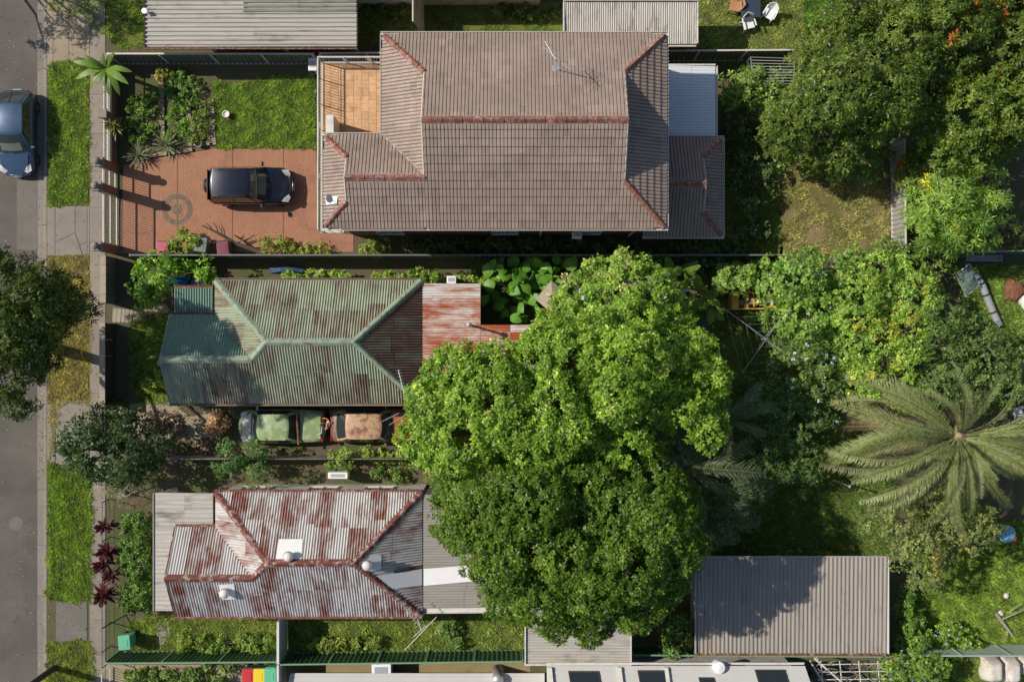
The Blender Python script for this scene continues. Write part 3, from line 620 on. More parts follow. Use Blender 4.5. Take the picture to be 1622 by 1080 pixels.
for (ax, ay), (bx_, by_) in (((bx0 - .06, yS + .15), (bx0 - .06, by1 + .06)), ((bx0 - .06, by1 + .06), (bx1, by1 + .06))):
    r_ = MB().tube([(ax, ay, bz + 1.0), (bx_, by_, bz + 1.0)], .03, 6).build('railing', 'white_paint', bal)
    MB().tube([(ax, ay, bz + .1), (bx_, by_, bz + .1)], .02, 6).build('railing', 'white_paint', bal)
    MB().tube([(ax, ay, bz + .84), (bx_, by_, bz + .84)], .015, 6).build('railing', 'white_paint', bal)
    L = math.hypot(bx_ - ax, by_ - ay); n = int(L / .125)
    for i in range(n + 1):
        t_ = i / n; x, y_ = ax + (bx_ - ax) * t_, ay + (by_ - ay) * t_
        MB().tube([(x, y_, bz), (x, y_, bz + 1.0)], .011 if i % 9 else .028, 5).build('baluster', 'white_paint', bal)
    for s in (.32, .62):                      # scroll panels
        m = MB(); cx, cy = ax + (bx_ - ax) * s, ay + (by_ - ay) * s
        dx, dy = (bx_ - ax) / L, (by_ - ay) / L
        for zc in (.25, .45, .65):
            m.tube([(cx + dx * .09 * math.cos(a), cy + dy * .09 * math.cos(a), bz + zc + .09 * math.sin(a)) for a in [k * math.pi / 5 for k in range(11)]], .01, 4)
        m.build('scroll_panel', 'white_paint', bal)
MB().span(PX(518, 4.4), PX(530, 4.4), by0 + .05, PY(184, 4.4), bz, 4.6).build('pier', 'white_paint', bal, bevel=.02)
MB().span(bx0 - .1, bx0 + .1, by1 - .1, by1 + .1, 0, bz - .25).build('post', 'white_paint', bal); MB().span(bx0 - .1, bx0 + .1, by0 + .4, by0 + .6, 0, bz - .25).build('post', 'white_paint', bal)
# single-storey rear wing of the house
zl = 3.0; ax0, ax1, ay1, ay0 = PX(1018, zl), PX(1144, zl), PY(219, zl), PY(374, zl); am = (ay0 + ay1) / 2; ga = .95; azr = zl + K * (ay1 - am)
wallbox(house, xE - .299, ax1 - .3, ay0 + .3, ay1 - .3, 0, zl - .05, 'brick_wall', 'brick_wall_side')
MB().span(xE - .2, ax1 - .05, ay0 + .05, ay1 - .05, zl - .1, zl - .06).build('soffit', 'fascia_cream', house)
roof2 = adopt(link(bpy.data.objects.new('lower_roof', None)), house); st2 = MB()
aS = lambda x, y: zl + K * (y - ay0)
aN = lambda x, y: zl + K * (ay1 - y)
aE = lambda x, y: zl + K * (ax1 - x)
tile_slope(roof2, [[(ax0, ay0), (xE - .28, ay0), (xE - .28, yS + .25), (ax0, yS + .25)], [(xE - .28, ay0), (ax1, ay0), (ax1 - ga, ay0 + ga), (xE - .28, ay0 + ga)], [(xE - .28, ay0 + ga), (ax1 - ga, ay0 + ga), (ax1 - ga, am), (xE - .28, am)]], aS, (0, 1), st2, 60)
tile_slope(roof2, [[(ax1, ay1), (xE - .28, ay1), (xE - .28, ay1 - ga), (ax1 - ga, ay1 - ga)], [(ax1 - ga, ay1 - ga), (xE - .28, ay1 - ga), (xE - .28, am), (ax1 - ga, am)]], aN, (0, -1), st2, 40)
tile_slope(roof2, [(ax1, ay0), (ax1, ay1), (ax1 - ga, ay1 - ga), (ax1 - ga, ay0 + ga)], aE, (-1, 0), st2, 30)
if st2.V: kind(st2.build('roof_tiles', 'roof_tile', roof2), 'stuff')
gable(roof2, ax1 - ga - .02, ay0 + ga, ay1 - ga, zl + K * ga - .05, am, azr - .03)
cap_run(roof2, (xE - .25, am, azr + .03), (ax1 - ga + .03, am, azr + .03)); cap_run(roof2, (ax1 - .05, ay1 - .05, zl + .06), (ax1 - ga, ay1 - ga, zl + K * ga + .05)); cap_run(roof2, (ax1 - .05, ay0 + .05, zl + .06), (ax1 - ga, ay0 + ga, zl + K * ga + .05))
for ya, yb in ((ay1 - ga, am), (ay0 + ga, am)): capping(roof2, (ax1 - ga, ya, zl + K * ga + .02), (ax1 - ga, am, azr + .02), 'mortar', .05, .03, .03, 'verge_trim')
for A, B, o in (((ax0, ay0, zl - .02), (ax1 + .1, ay0, zl - .02), (0, -1)), ((ax1, ay0, zl - .02), (ax1, ay1, zl - .02), (1, 0)), ((xE - .2, ay1, zl - .02), (ax1 + .1, ay1, zl - .02), (0, 1))): gutter(house, A, B, o, 'gutter_paint')
# translucent patio roof
pr = thing('patio_roof', 'pale ribbed patio roof sheeting between the tiled roofs', 'patio roof', (PX(1095), PY(160), 0))
x0, x1, y1_, y0_ = PX(1056, 2.7), PX(1133, 2.7), PY(104, 2.7), PY(217, 2.7)
corr(pr, [(x0, y0_), (x1, y0_), (x1, y1_), (x0, y1_)], lambda x, y: 2.75 - .03 * (x - x0), 'x', 'poly_sheet', .13, .008, .85)
gutter(pr, (x1, y0_, 2.7), (x1, y1_, 2.7), (1, 0), 'gutter_paint'); MB().span(x0, x1, y1_, y1_ + .05, 2.6, 2.78).build('fascia', 'white_paint', pr)
for y_ in (y0_ + .1, (y0_ + y1_) / 2, y1_ - .1): MB().span(x1 - .1, x1 - .02, y_ - .04, y_ + .04, 0, 2.6).build('post', 'white_paint', pr)
for x in (x0 + .7, x0 + 1.55): MB().span(x - .03, x + .03, y0_ + .05, y1_ - .05, 2.56, 2.64).build('beam', 'white_paint', pr)

# ---- the two twin cottages ---------------------------------------------------
def cottage(label, xs, ypx, mats, cap_mat, gut, wall_mat, flush=.06):
    """xs: front gable, main west eave, east eave; ypx: north eave, wing north eave, south eave (photograph pixels)"""
    z, k = 3.0, .68
    xF, xW, xE = [PX(v, z) for v in xs]; yN, yWN, yS = [PY(v, z) for v in ypx]; ym = (yN + yS) / 2; h = (yN - yS) / 2; yw = (yWN + yS) / 2; hw = (yWN - yS) / 2
    zr, zw = z + k * h, z + k * hw
    t = thing('cottage', label, 'house', ((xW + xE) / 2, ym, 0))
    rf = adopt(link(bpy.data.objects.new('roof', None)), t)
    N = lambda x, y: z + k * (yN - y)
    S = lambda x, y: z + k * (y - yS)
    E = lambda x, y: z + k * (xE - x)
    W = lambda x, y: z + k * (x - xW)
    WN = lambda x, y: z + k * (yWN - y)
    corr(rf, [(xW, yN), (xE, yN), (xE - h, ym), (xW + h, ym)], N, 'y', mats['n'])
    corr(rf, [(xW, yS), (xE, yS), (xE - h, ym), (xW + h, ym), (xW + hw, yw), (xW, yw)], S, 'y', mats['s'])
    corr(rf, [(xF, yS), (xW, yS), (xW, yw), (xF, yw)], S, 'y', mats['ws'])
    corr(rf, [(xF, yWN), (xW, yWN), (xW + hw, yw), (xF, yw)], WN, 'y', mats['wn'])
    corr(rf, [(xE, yN), (xE, yS), (xE - h, ym)], E, 'x', mats['e'])
    corr(rf, [(xW, yN), (xW + h, ym), (xW + hw, yw), (xW, yWN)], W, 'x', mats['w'])
    u = .03
    for A, B in (((xW, yN, z), (xW + h, ym, zr)), ((xE, yN, z), (xE - h, ym, zr)), ((xE, yS, z), (xE - h, ym, zr)), ((xW + h, ym, zr), (xE - h, ym, zr)), ((xF - .02, yw, zw), (xW + hw, yw, zw)), ((xW + hw, yw, zw), (xW + h, ym, zr))):
        capping(rf, Vector(A) + Vector((0, 0, u)), Vector(B) + Vector((0, 0, u)), cap_mat)
    capping(rf, (xW, yWN, z + .0), (xW + hw, yw, zw + .0), 'gutter_rust', .09, -.02, -.005, 'valley_flashing')
    for ya in (yWN, yS): capping(rf, (xF, ya, z + .03), (xF, yw, zw + .03), cap_mat, .05, .06, .02, 'barge_capping')
    zg = z - .0
    for A, B, o in (((xW, yN, zg), (xE, yN, zg), (0, 1)), ((xF, yS, zg), (xE, yS, zg), (0, -1)), ((xF, yWN, zg), (xW, yWN, zg), (0, 1)), ((xW, yWN + .11, zg), (xW, yN, zg), (-1, 0))): gutter(t, A, B, o, gut)
    f = flush
    wallbox(t, xW + .2, xE - f, yS + f, yN - f, 0, z - .04, wall_mat, wall_mat)
    wallbox(t, xF + .25, xW + .199, yS + f + .003, yWN - .1, 0, z - .045, wall_mat, wall_mat)
    MB().add([(xF + .26, yS + f, z - .05), (xF + .26, yWN - .1, z - .05), (xF + .26, yw, zw - .06), (xF + .36, yS + f, z - .05), (xF + .36, yWN - .1, z - .05), (xF + .36, yw, zw - .06)], [(0, 2, 1), (3, 4, 5), (0, 1, 4, 3), (1, 2, 5, 4), (2, 0, 3, 5)]).build('gable_wall', wall_mat, t)
    window(t, (xF + .25, yw, 1.6), 1.5, 1.3, 'y', -1)
    for xx in (xW + 1.5, xW + 4.6, xW + 7.2):
        window(t, (xx, yN - f, 1.75), 1.3, 1.2, 'x', 1); window(t, (xx, yS + f, 1.75), 1.1, 1.2, 'x', -1)
    d = MB().box((xW + .18, yWN + .8, 1.05), (.05, .85, 2.05)).build('door', 'dark_timber', t); MB().lathe((xW + .12, yWN + .5, 1.0), [(.03, 0), (.04, .03), (.02, .06)], 8).build('handle', 'steel', d)
    return dict(t=t, xF=xF, xW=xW, xE=xE, yN=yN, yS=yS, yWN=yWN, ym=ym, h=h, yw=yw, hw=hw, zr=zr, zw=zw, rf=rf)
plain('cap_green', (.25, .33, .24), .6, .25, 4, 0, stain=((.2, .1, .07), 5))
plain('cap_rust', (.16, .045, .03), .7, .35, 4, .1, stain=((.48, .45, .42), 4))
GH = cottage('cottage with faded green corrugated iron hip roof streaked with rust', (269, 340, 668), (444, 498, 639), dict(n='green_iron_y', s='green_iron_y', ws='green_iron_y', wn='shaded_teal_iron', e='purple_green_iron', w='green_iron_x'), 'cap_green', 'gutter_green', 'weatherboard')
RH = cottage('cottage with white iron hip roof blotched dark red with rust', (277, 341, 669), (779, 834, 976), dict(n='white_iron_y', s='white_iron_y', ws='white_iron_y', wn='white_iron_y', e='white_iron_x', w='white_iron_x'), 'cap_rust', 'gutter_rust', 'white_wall')
# green cottage: porch roof and rusted rear lean-to
t = GH['t']; x0, x1, y1_, y0_ = PX(276, 2.7), PX(337, 2.7), PY(456, 2.7), PY(497, 2.7)
pr = adopt(link(bpy.data.objects.new('porch', None)), t)
corr(pr, [(x0, y0_), (x1, y0_), (x1, y1_), (x0, y1_)], lambda x, y: 2.72 + .06 * (x - x0), 'y', 'shaded_teal_iron')
for A, B, o in (((x0, y0_, 2.7), (x0, y1_, 2.7), (-1, 0)), ((x0, y1_, 2.75), (x1, y1_, 2.75), (0, 1))): gutter(pr, A, B, o, 'gutter_rust')
for y_ in (y0_ + .1, y1_ - .1): MB().span(x0 + .05, x0 + .15, y_ - .05, y_ + .05, 0, 2.65).build('post', 'white_paint', pr)
xE, yN = GH['xE'], GH['yN']; lt = adopt(link(bpy.data.objects.new('lean_to', None)), t)
zl_ = lambda x, y: 2.97 - .09 * (x - xE)
xa, xb, ya, yb, yc = PX(761, 2.75), PX(850, 2.6), PY(449, 2.8), PY(514, 2.7), PY(638, 2.8)
corr(lt, [(xE + .02, yc), (xa, yc), (xa, ya), (xE + .02, ya)], zl_, 'x', 'orange_iron', .12, .02, .8, lap=False)
corr(lt, [(xa + .01, yc), (xb, yc), (xb, yb), (xa + .01, yb)], lambda x, y: zl_(x, y) - .02, 'x', 'orange_iron', .12, .02, .8)
wallbox(lt, xE + .05, xa - .08, yc + .1, ya - .08, 0, 2.6, 'weatherboard', 'weatherboard'); wallbox(lt, xa - .075, xb - .1, yc + .104, yb - .1, 0, 2.5, 'weatherboard', 'weatherboard')
window(lt, (PX(725), ya - .08, 1.6), 1.0, 1.0, 'x', 1)
vp = MB(); a, b = P(741, 516, 2.75), P(757, 503, 4.0); a2 = P(745, 515, 2.75)
MB().tube([(a2.x, a2.y, 2.7), (a2.x, a2.y, 4.1)], .055, 8).build('vent_pipe', 'rusty_steel', lt); MB().lathe((a2.x, a2.y, 4.08), [(.05, 0), (.12, .02), (.11, .1), (.02, .16)], 10).build('vent_cowl', 'galvanised', lt)
a3 = P(737, 446, 2.6); MB().tube([(a3.x, a3.y + .05, .2), (a3.x, a3.y + .05, 3.1)], .05, 8).build('vent_pipe', 'rusty_steel', lt)
# rusty cottage: flat verandah roof round the front corner and rear addition
t = RH['t']; vr = adopt(link(bpy.data.objects.new('verandah', None)), t); zv = 2.72
xa, xb, xc = PX(246, zv), PX(263, zv), PX(339, zv); ya, yb, yc = PY(781, zv), PY(836, zv), PY(967, zv)
zz = lambda x, y: zv + .035 * (x - xa)
corr(vr, [(xa, yb), (xc, yb), (xc, ya), (xa, ya)], zz, 'x', 'pale_iron_x', .2, .012, .8, rib=True)
corr(vr, [(xa, yc), (xb + .55, yc), (xb + .55, yb - .01), (xa, yb - .01)], zz, 'x', 'pale_iron_x', .2, .012, .8, rib=True)
gutter(vr, (xa, yc, zv), (xa, ya, zv), (-1, 0), 'gutter_paint')
for y_ in (yc + .15, (yc + yb) / 2, yb, ya - .15): MB().span(xa + .05, xa + .15, y_ - .05, y_ + .05, 0, zv - .05).build('post', 'white_paint', vr)
ra = adopt(link(bpy.data.objects.new('rear_addition', None)), t); xE = RH['xE']; z2 = lambda x, y: 2.95 - .04 * (x - xE)
xe, yn, ys = PX(800, 2.8), PY(783, 2.85), PY(962, 2.85)
corr(ra, [(xE + .02, ys), (xe, ys), (xe, yn), (xE + .02, yn)], z2, 'x', 'grey_iron_x', .12, .015, .8)
wallbox(ra, xE + .05, xe - .15, ys + .1, yn - .06, 0, 2.68, 'white_wall', 'white_wall'); gutter(ra, (xE, ys, 2.93), (xe, ys, 2.8), (0, -1), 'white_paint', .12, .25)
# the white new sheet across hip and addition
strip = MB(); A, B, C_, D = P(671, 900, 2.99), P(770, 893, 2.85), P(770, 918, 2.85), P(671, 927, 2.99)
strip.add([A + Vector((0, 0, .06)), B + Vector((0, 0, .05)), C_ + Vector((0, 0, .05)), D + Vector((0, 0, .06))], [(3, 2, 1, 0)]).build('flashing_sheet', 'white_plastic', ra)
hipz = lambda px, py: None
def on_hip(px, py, zf):
    z = 3.5
    for _ in range(12): p = P(px, py, z); z = zf(p.x, p.y)
    p = P(px, py, z); return Vector((p.x, p.y, z))
hE = lambda x, y: 3.0 + .68 * (RH['xE'] - x)
pts = [on_hip(*p, hE) for p in ((669, 900), (669, 926), (622, 932), (598, 912))]
MB().poly([p + Vector((0, 0, .055)) for p in pts]).build('flashing_sheet', 'white_plastic', RH['rf'])
# turbine vents on white base plates
def turbine(px, py, zf, plate, label):
    c = on_hip(px, py, zf); t = thing('roof_vent', label, 'roof vent', c, group='turbine vents on the rusty roof')
    MB().poly([on_hip(*p, zf) + Vector((0, 0, .045)) for p in plate]).build('base_plate', 'white_plastic', t)
    MB().lathe(c, [(.13, -.05), (.13, .16)], 14).build('throat', 'galvanised', t, smooth=True)
    MB().lathe(c + Vector((0, 0, .16)), [(.12, 0), (.2, .05), (.23, .14), (.19, .24), (.1, .3), (.05, .31)], 18).build('turbine_head', 'white_paint', t, smooth=True)
    for i in range(14):
        a = i * 2 * math.pi / 14; MB().tube([c + Vector((math.cos(a) * .2, math.sin(a) * .2, .21)), c + Vector((math.cos(a + .2) * .238, math.sin(a + .2) * .238, .3)), c + Vector((math.cos(a + .35) * .2, math.sin(a + .35) * .2, .4))], .012, 4).build('vane', 'galvanised', t)
zNr = lambda x, y: 3.0 + .68 * (RH['yN'] - y)
zSr = lambda x, y: 3.0 + .68 * (y - RH['yS'])
turbine(459, 879, zNr, ((442, 853), (480, 853), (477, 889), (437, 889)), 'turbine roof vent on the north slope of the rusty roof')
turbine(583, 893, hE, ((588, 878), (604, 878), (604, 902), (582, 904), (571, 896)), 'turbine roof vent on the east hip of the rusty roof')
turbine(358, 937, zSr, ((346, 925), (371, 924), (374, 948), (352, 949)), 'turbine roof vent on the south slope of the rusty roof')
# ---------------------------------------------------------------- sheds and neighbouring buildings
def shed(name, label, px, z, run, mat, pitch, amp, wall, rib=False, slope=.03, cat='shed'):
    x0, x1, y1, y0 = PX(px[0], z), PX(px[2], z), PY(px[1], z), PY(px[3], z)
    t = thing(name, label, cat, ((x0 + x1) / 2, (y0 + y1) / 2, 0)); zf = (lambda x, y: z + slope * (x - x0)) if run == 'x' else (lambda x, y: z + slope * (y - y0))
    corr(t, [(x0, y0), (x1, y0), (x1, y1), (x0, y1)], zf, run, mat, pitch, amp, .8, rib=rib)
    if wall: wallbox(t, x0 + .12, x1 - .12, y0 + .12, y1 - .12, 0, z - .06, wall, wall)
    return t, x0, x1, y0, y1
t, x0, x1, y0, y1 = shed('long_shed', 'long pale ribbed iron shed roof beside the north fence', (230, -40, 565, 74), 2.6, 'x', 'pale_iron_x', .2, .036, None, True, .004)
gutter(t, (x0, y0, 2.58), (x1, y0, 2.58), (0, -1), 'gutter_rust'); MB().span(x0 - .04, x0, y0, y1, 2.45, 2.66).build('fascia', 'dark_timber', t)
MB().span(x1 + .01, x1 + .05, y0, y1, 2.45, 2.68).build('fascia', 'dark_timber', t)
corr(t, [(PX(386, 2.66), PY(22, 2.66)), (x1, PY(22, 2.66)), (x1, y1), (PX(386, 2.66), y1)], lambda x, y: 2.69, 'x', 'mossy_iron', .2, .036, .8, rib=True)
for x in (330, 447, 561): a = P(x + 6, 80, .5); MB().span(PX(x, 2.5) - .04, PX(x, 2.5) + .04, y0 + .05, y0 + .13, 0, 2.55).build('post', 'white_paint', t)
MB().span(x0 + .1, x1 - .1, y1 - .4, y1 - .3, 0, 2.5).build('wall', 'colorbond_pale', t)
MB().lathe(P(230, 19, 2.75), [(.02, 0), (.1, .06), (.13, .14)], 14).build('dish', 'white_plastic', t)
# cream building along the top edge: only its south wall and a leaning gate show
t = thing('cream_building', 'cream rendered wall of the building along the top edge', 'building', P(730, -10))
yb = PY(6, .3)
MB().span(PX(566), PX(664), yb - .02, yb + 6, 0, 3.2).build('wall', 'white_wall', t); MB().span(PX(665), PX(855), yb + .02, yb + 6, 0, 3.25).build('wall', 'cream_wall', t)
MB().span(PX(566) - .3, PX(855) + .3, yb + .1, yb + 6.4, 3.26, 3.4).build('roof', 'white_roof', t)
for x in (610, 720, 800): window(t, (PX(x), yb - .02 if x < 660 else yb + .02, 1.7), 1.2, 1.1, 'x', -1)
g_ = thing('side_gate', 'cream sheet metal gate standing between wall and tiled roof', 'gate', P(664, 30))
corr(g_, [(PX(663) - .02, PY(60)), (PX(663) + .02, PY(60)), (PX(663) + .02, PY(8)), (PX(663) - .02, PY(8))], lambda x, y: .02, 'y', 'cream_wall', .02, .001, .1, name='sill')
gx = PX(671); n = 12; yA, yB = PY(56), PY(6)
for i in range(n): a, b = yA + (yB - yA) * i / n, yA + (yB - yA) * (i + .96) / n; MB().add([(gx, a, .05), (gx, b, .05), (gx - .33, b, 2.1), (gx - .33, a, 2.1), (gx + .03, a, .05), (gx + .03, b, .05), (gx - .3, b, 2.1), (gx - .3, a, 2.1)], [(0, 1, 2, 3), (7, 6, 5, 4), (0, 4, 5, 1), (2, 6, 7, 3), (0, 3, 7, 4), (1, 5, 6, 2)]).build('gate_panel', 'cream_wall', g_)
MB().span(gx - .35, gx - .29, yA, yB, 2.1, 2.14).build('top_rail', 'fascia_cream', g_)
t, x0, x1, y0, y1 = shed('white_outbuilding', 'pale corrugated outbuilding roof behind the tiled house', (894, 4, 1103, 70), 2.7, 'y', 'pale_iron_y', .1, .018, 'white_wall', slope=.06)
MB().span(x0 - .05, x1 + .05, y1, y1 + .5, 2.6, 2.95).build('parapet', 'white_paint', t); MB().span(x0 - .06, x0 - .01, y0, y1, 2.55, 2.85).build('fascia', 'white_paint', t); MB().span(x1 + .01, x1 + .06, y0, y1, 2.55, 2.85).build('fascia', 'white_paint', t)
gutter(t, (x0, y0, 2.68), (x1, y0, 2.68), (0, -1), 'gutter_paint')
# grey garage
t, x0, x1, y0, y1 = shed('garage', 'wide weathered grey iron garage roof half under tree shadow', (1102, 881, 1405, 1034), 2.3, 'y', 'garage_iron', .19, .022, None, True, .03, 'garage')
wallbox(t, x0 + .15, x1 - .15, y0 + .15, y1 - .7, 0, 2.22, 'colorbond_pale', 'colorbond_pale')
MB().span(x0 - .04, x0 - .002, y0, y1, 2.2, 2.45).build('fascia', 'colorbond_pale', t); MB().span(x1 + .002, x1 + .04, y0, y1, 2.2, 2.46).build('fascia', 'white_paint', t); gutter(t, (x0, y0, 2.3), (x1, y0, 2.3), (0, -1), 'gutter_rust'); MB().span(x0, x1, y1 + .002, y1 + .05, 2.38, 2.47).build('ridge_capping', 'colorbond_pale', t)
# small white carport
t, x0, x1, y0, y1 = shed('carport', 'small white ribbed carport roof under the big tree', (833, 960, 998, 1050), 2.5, 'x', 'pale_iron_x', .13, .015, None, False, .01, 'carport')
for a, b, c_, d in ((x0 - .06, x0 - .005, y0, y1), (x1 + .005, x1 + .06, y0, y1)): MB().span(a, b, c_, d, 2.35, 2.6).build('fascia', 'white_paint', t)
MB().span(x0 - .06, x1 + .06, y0 - .08, y0 - .01, 2.35, 2.58).build('fascia', 'white_paint', t)
for x in (x0 + .1, x1 - .1):
    for y_ in (y0 + .1, y1 - .1): MB().span(x - .05, x + .05, y_ - .05, y_ + .05, 0, 2.45).build('post', 'white_paint', t)
# southern neighbour: white weatherboard roof with skylights, seen along the bottom edge
t = thing('white_neighbour_house', 'white neighbouring house with dark skylights along the bottom edge', 'house', P(900, 1130))
zf = lambda x, y: 2.8 + .32 * (PY(1052, 2.8) - y)
xa, xb, ya = PX(866, 2.8), PX(1292, 2.8), PY(1053, 2.8)
corr(t, [(xa, ya - 5), (xb + .9, ya - 5), (xb - .5, ya), (xa, ya)], zf, 'x', 'white_roof', .24, .006, .96, rib=True)
wallbox(t, xa + .2, xb - .9, ya - 5, ya - .25, 0, 2.7, 'white_wall', 'white_wall'); gutter(t, (xa, ya, 2.8), (xb - .5, ya, 2.8), (0, 1), 'white_paint')
zs = 1.2; corr(t, [(PX(440, zs), PY(1140)), (xa - .05, PY(1140)), (xa - .05, PY(1066, zs)), (PX(460, zs), PY(1066, zs))], lambda x, y: zs + .12 * (PY(1064, zs) - y), 'x', 'white_roof', .24, .006, .96, rib=True)
wallbox(t, PX(470), xa - .2, PY(1140), PY(1068, zs) - .7, 0, zs - .05, 'white_wall', 'white_wall')
for px in (868, 978, 1052): MB().add([(lambda p: (p[0], p[1], zf(p[0], p[1]) + dz))((PX(px + dx, 2.9), ya - dy_)) for dx, dy_, dz in ((0, .05, .02), (6, .05, .02), (16, 3, .02), (10, 3, .02), (0, .05, .16), (6, .05, .16), (16, 3, .16), (10, 3, .16))], [(3, 2, 1, 0), (4, 5, 6, 7), (0, 1, 5, 4), (1, 2, 6, 5), (2, 3, 7, 6), (3, 0, 4, 7)]).build('parapet', 'white_paint', t)
for (a, b, c_, d_) in ((900, 948, 1063, 1120), (1010, 1058, 1062, 1120), (1106, 1130, 1072, 1110), (1196, 1244, 1061, 1100)):
    p0 = (PX(a, 3), PX(b, 3), PY(c_, 3.0), PY(d_, 3.3)); sh = .25
    qd = [(p0[0], p0[2]), (p0[1], p0[2]), (p0[1] + sh, p0[3]), (p0[0] + sh, p0[3])]
    f = MB().prism([(x, y) for x, y in qd[::-1]], lambda x, y: zf(x, y), lambda x, y: zf(x, y) + .09).build('skylight', 'dark_steel', t)
    c2 = (sum(x for x, y in qd) / 4, sum(y for x, y in qd) / 4)
    for lo, hi in ((.04, .49), (.51, .96)):
        gq = [(qd[0][0] + (qd[1][0] - qd[0][0]) * u + (qd[3][0] - qd[0][0]) * v, qd[0][1] + (qd[3][1] - qd[0][1]) * v) for u, v in ((lo, .04), (hi, .04), (hi, .96), (lo, .96))]
        MB().prism(gq[::-1], lambda x, y: zf(x, y) + .085, lambda x, y: zf(x, y) + .1).build('pane', 'glass', f)
c = P(1139, 1057, 3.1); o = MB().lathe((c.x, c.y, 2.7), [(.24, -.1), (.28, .2), (.27, .42), (.05, .47)], 20).build('round_tank', 'white_plastic', smooth=False); tag(o, 'round white tank on the edge of the white roof', 'tank')
for px, lb in ((788, 'round pale grey hot water cylinder beside the white roof'),):
    c = P(px, 1066, 1.6); t2 = thing('water_cylinder', lb, 'water heater', (c.x, c.y, 0)); MB().lathe((c.x, c.y - .3, .1), [(.27, 0), (.28, 1.5), (.2, 1.62), (.03, 1.66)], 20).build('body', 'galvanised', t2, smooth=True); MB().tube([(c.x + .2, c.y - .3, .3), (c.x + .3, c.y - .3, .3), (c.x + .3, c.y - .3, 1.2)], .02, 6).build('pipe', 'steel', t2)
# small box units: casing, grille, feet
def aircon(label, px, py, z, w, d, h, rz=0, mat='white_plastic', base=None):
    c = P(px, py, z + h); t = thing('air_conditioner', label, 'air conditioner', (c.x, c.y, z), rz); b = MB().box((0, 0, h / 2), (w, d, h)).build('casing', mat, t, bevel=.02, local=True)
    m = MB()
    for i in range(7): m.box((-w * .15, -d / 2 - .006, h * (.2 + .1 * i)), (w * .6, .012, .02))
    m.build('grille', 'black_plastic', t, local=True)
    m = MB().box((0, 0, h + .004), (w * .7, d * .5, .008)); m.build('top_panel', 'galvanised', t, local=True)
    if base:
        for s in (-1, 1): MB().box((s * w * .35, 0, -base / 2), (.06, d, base)).build('bracket', 'steel', t, local=True)
    return t
aircon('white box air conditioner in the shaded side passage', 535, 753, .7, .92, .3, .7, base=.7)
aircon('white box unit standing beside the rusted lean-to', 715, 443, 1.7, .42, .35, .7, base=1.7)
aircon('white air conditioner under the balcony corner', 495, 102, .6, .4, .6, .6, base=.6)
aircon('grey topped air conditioner on the mossy path', 604, 1062, .4, .9, .75, .8, base=.4)
aircon('white air conditioner low on the brick south wall', 914, 370, 1.2, .45, .5, .4, base=1.2)

# ---------------------------------------------------------------- fences
def fence(label, A, B, h, sheet_mat, rail_mat, step=2.3, name='metal_fence', pitch=.22, posts=True, sides=1):
    """panel fence of ribbed sheets between posts, from plan point A to B"""
    A, B = Vector(A[:2]), Vector(B[:2]); d = B - A; L = d.length; d /= L; nrm = Vector((-d.y, d.x)); n = max(1, round(L / step))
    t = thing(name, label, 'fence', (*((A + B) / 2), 0)); rz = math.atan2(d.y, d.x)
    for i in range(n):
        a, b = L * i / n, L * (i + 1) / n; m = MB(); V = []; k = int((b - a - .06) / pitch * 4)
        for j in range(k + 1):
            u = a + .03 + (b - a - .06) * j / k; off = (-.03, -.03, .03, .03)[j % 4]
            p = A + d * u + nrm * off; V += [(p.x, p.y, .04), (p.x, p.y, h - .03)]
        m.add(V, [(2 * j, 2 * j + 2, 2 * j + 3, 2 * j + 1) for j in range(k)]).build('fence_panel', sheet_mat, t)
        c = A + d * (a + b) / 2; MB().box((c.x, c.y, h), (b - a - .004, .07, .06), rz).build('top_rail', rail_mat, t); MB().box((c.x, c.y, .08), (b - a - .07, .06, .06), rz).build('bottom_rail', rail_mat, t)
    for i in range(n + 1):
        p = A + d * (L * i / n); MB().box((p.x, p.y, h / 2), (.07, .13, h - .06), rz).build('post', rail_mat, t)
    return t
yf = PY(85.5, 1.8)
fence('dark grey sheet metal fence with pale rail along the north boundary', (PX(170, 1.8), yf, 0), (PX(495, 1.8), yf, 0), 1.8, 'colorbond_grey', 'gutter_paint', 2.27)
fence('dark grey sheet metal fence behind the tiled house', (PX(506, 1.8), yf + .02), (PX(1258, 1.8), PY(79.5, 1.8)), 1.8, 'colorbond_grey', 'gutter_paint', 2.27)
fence('low fence on the boundary between brick house and green cottage', (PX(205, 1.7), PY(404, 1.7)), (PX(1235, 1.7), PY(404, 1.7)), 1.7, 'colorbond_grey', 'colorbond_grey', 2.4)
fence('pale grey metal fence at the end of the worn lawn', (PX(1433, 1.8), PY(215, 1.8)), (PX(1435, 1.8), PY(420, 1.8)), 1.8, 'colorbond_pale', 'gutter_paint', 2.9)
fence('dark fence with green rail in front of the fallen pipe', (PX(1490, 1.8), PY(401, 1.8)), (PX(1660, 1.8), PY(396, 1.8)), 1.8, 'colorbond_grey', 'green_rail', 2.4)
yg = PY(1049, 1.8)
fence('dark green ribbed fence beside the green bin', (PX(166, 1.8), PY(1050, 1.8)), (PX(437, 1.8), PY(1048, 1.8)), 1.8, 'colorbond_green', 'green_rail', 2.4)
fence('dark green ribbed fence running to the white carport', (PX(444, 1.8), PY(1052, 1.8)), (PX(828, 1.8), PY(1047, 1.8)), 1.8, 'colorbond_green', 'green_rail', 2.4)
fence('green rail fence between carport and grey garage', (PX(1002, 1.6), PY(1037, 1.6)), (PX(1440, 1.6), PY(1040, 1.6)), 1.6, 'colorbond_green', 'green_rail', 2.4)
fence('grey green ribbed fence behind the white boulder', (PX(1445, 1.7), PY(1038, 1.7)), (PX(1680, 1.7), PY(1038, 1.7)), 1.7, 'green_grey_sheet', 'green_grey_sheet', 2.4, pitch=.14)
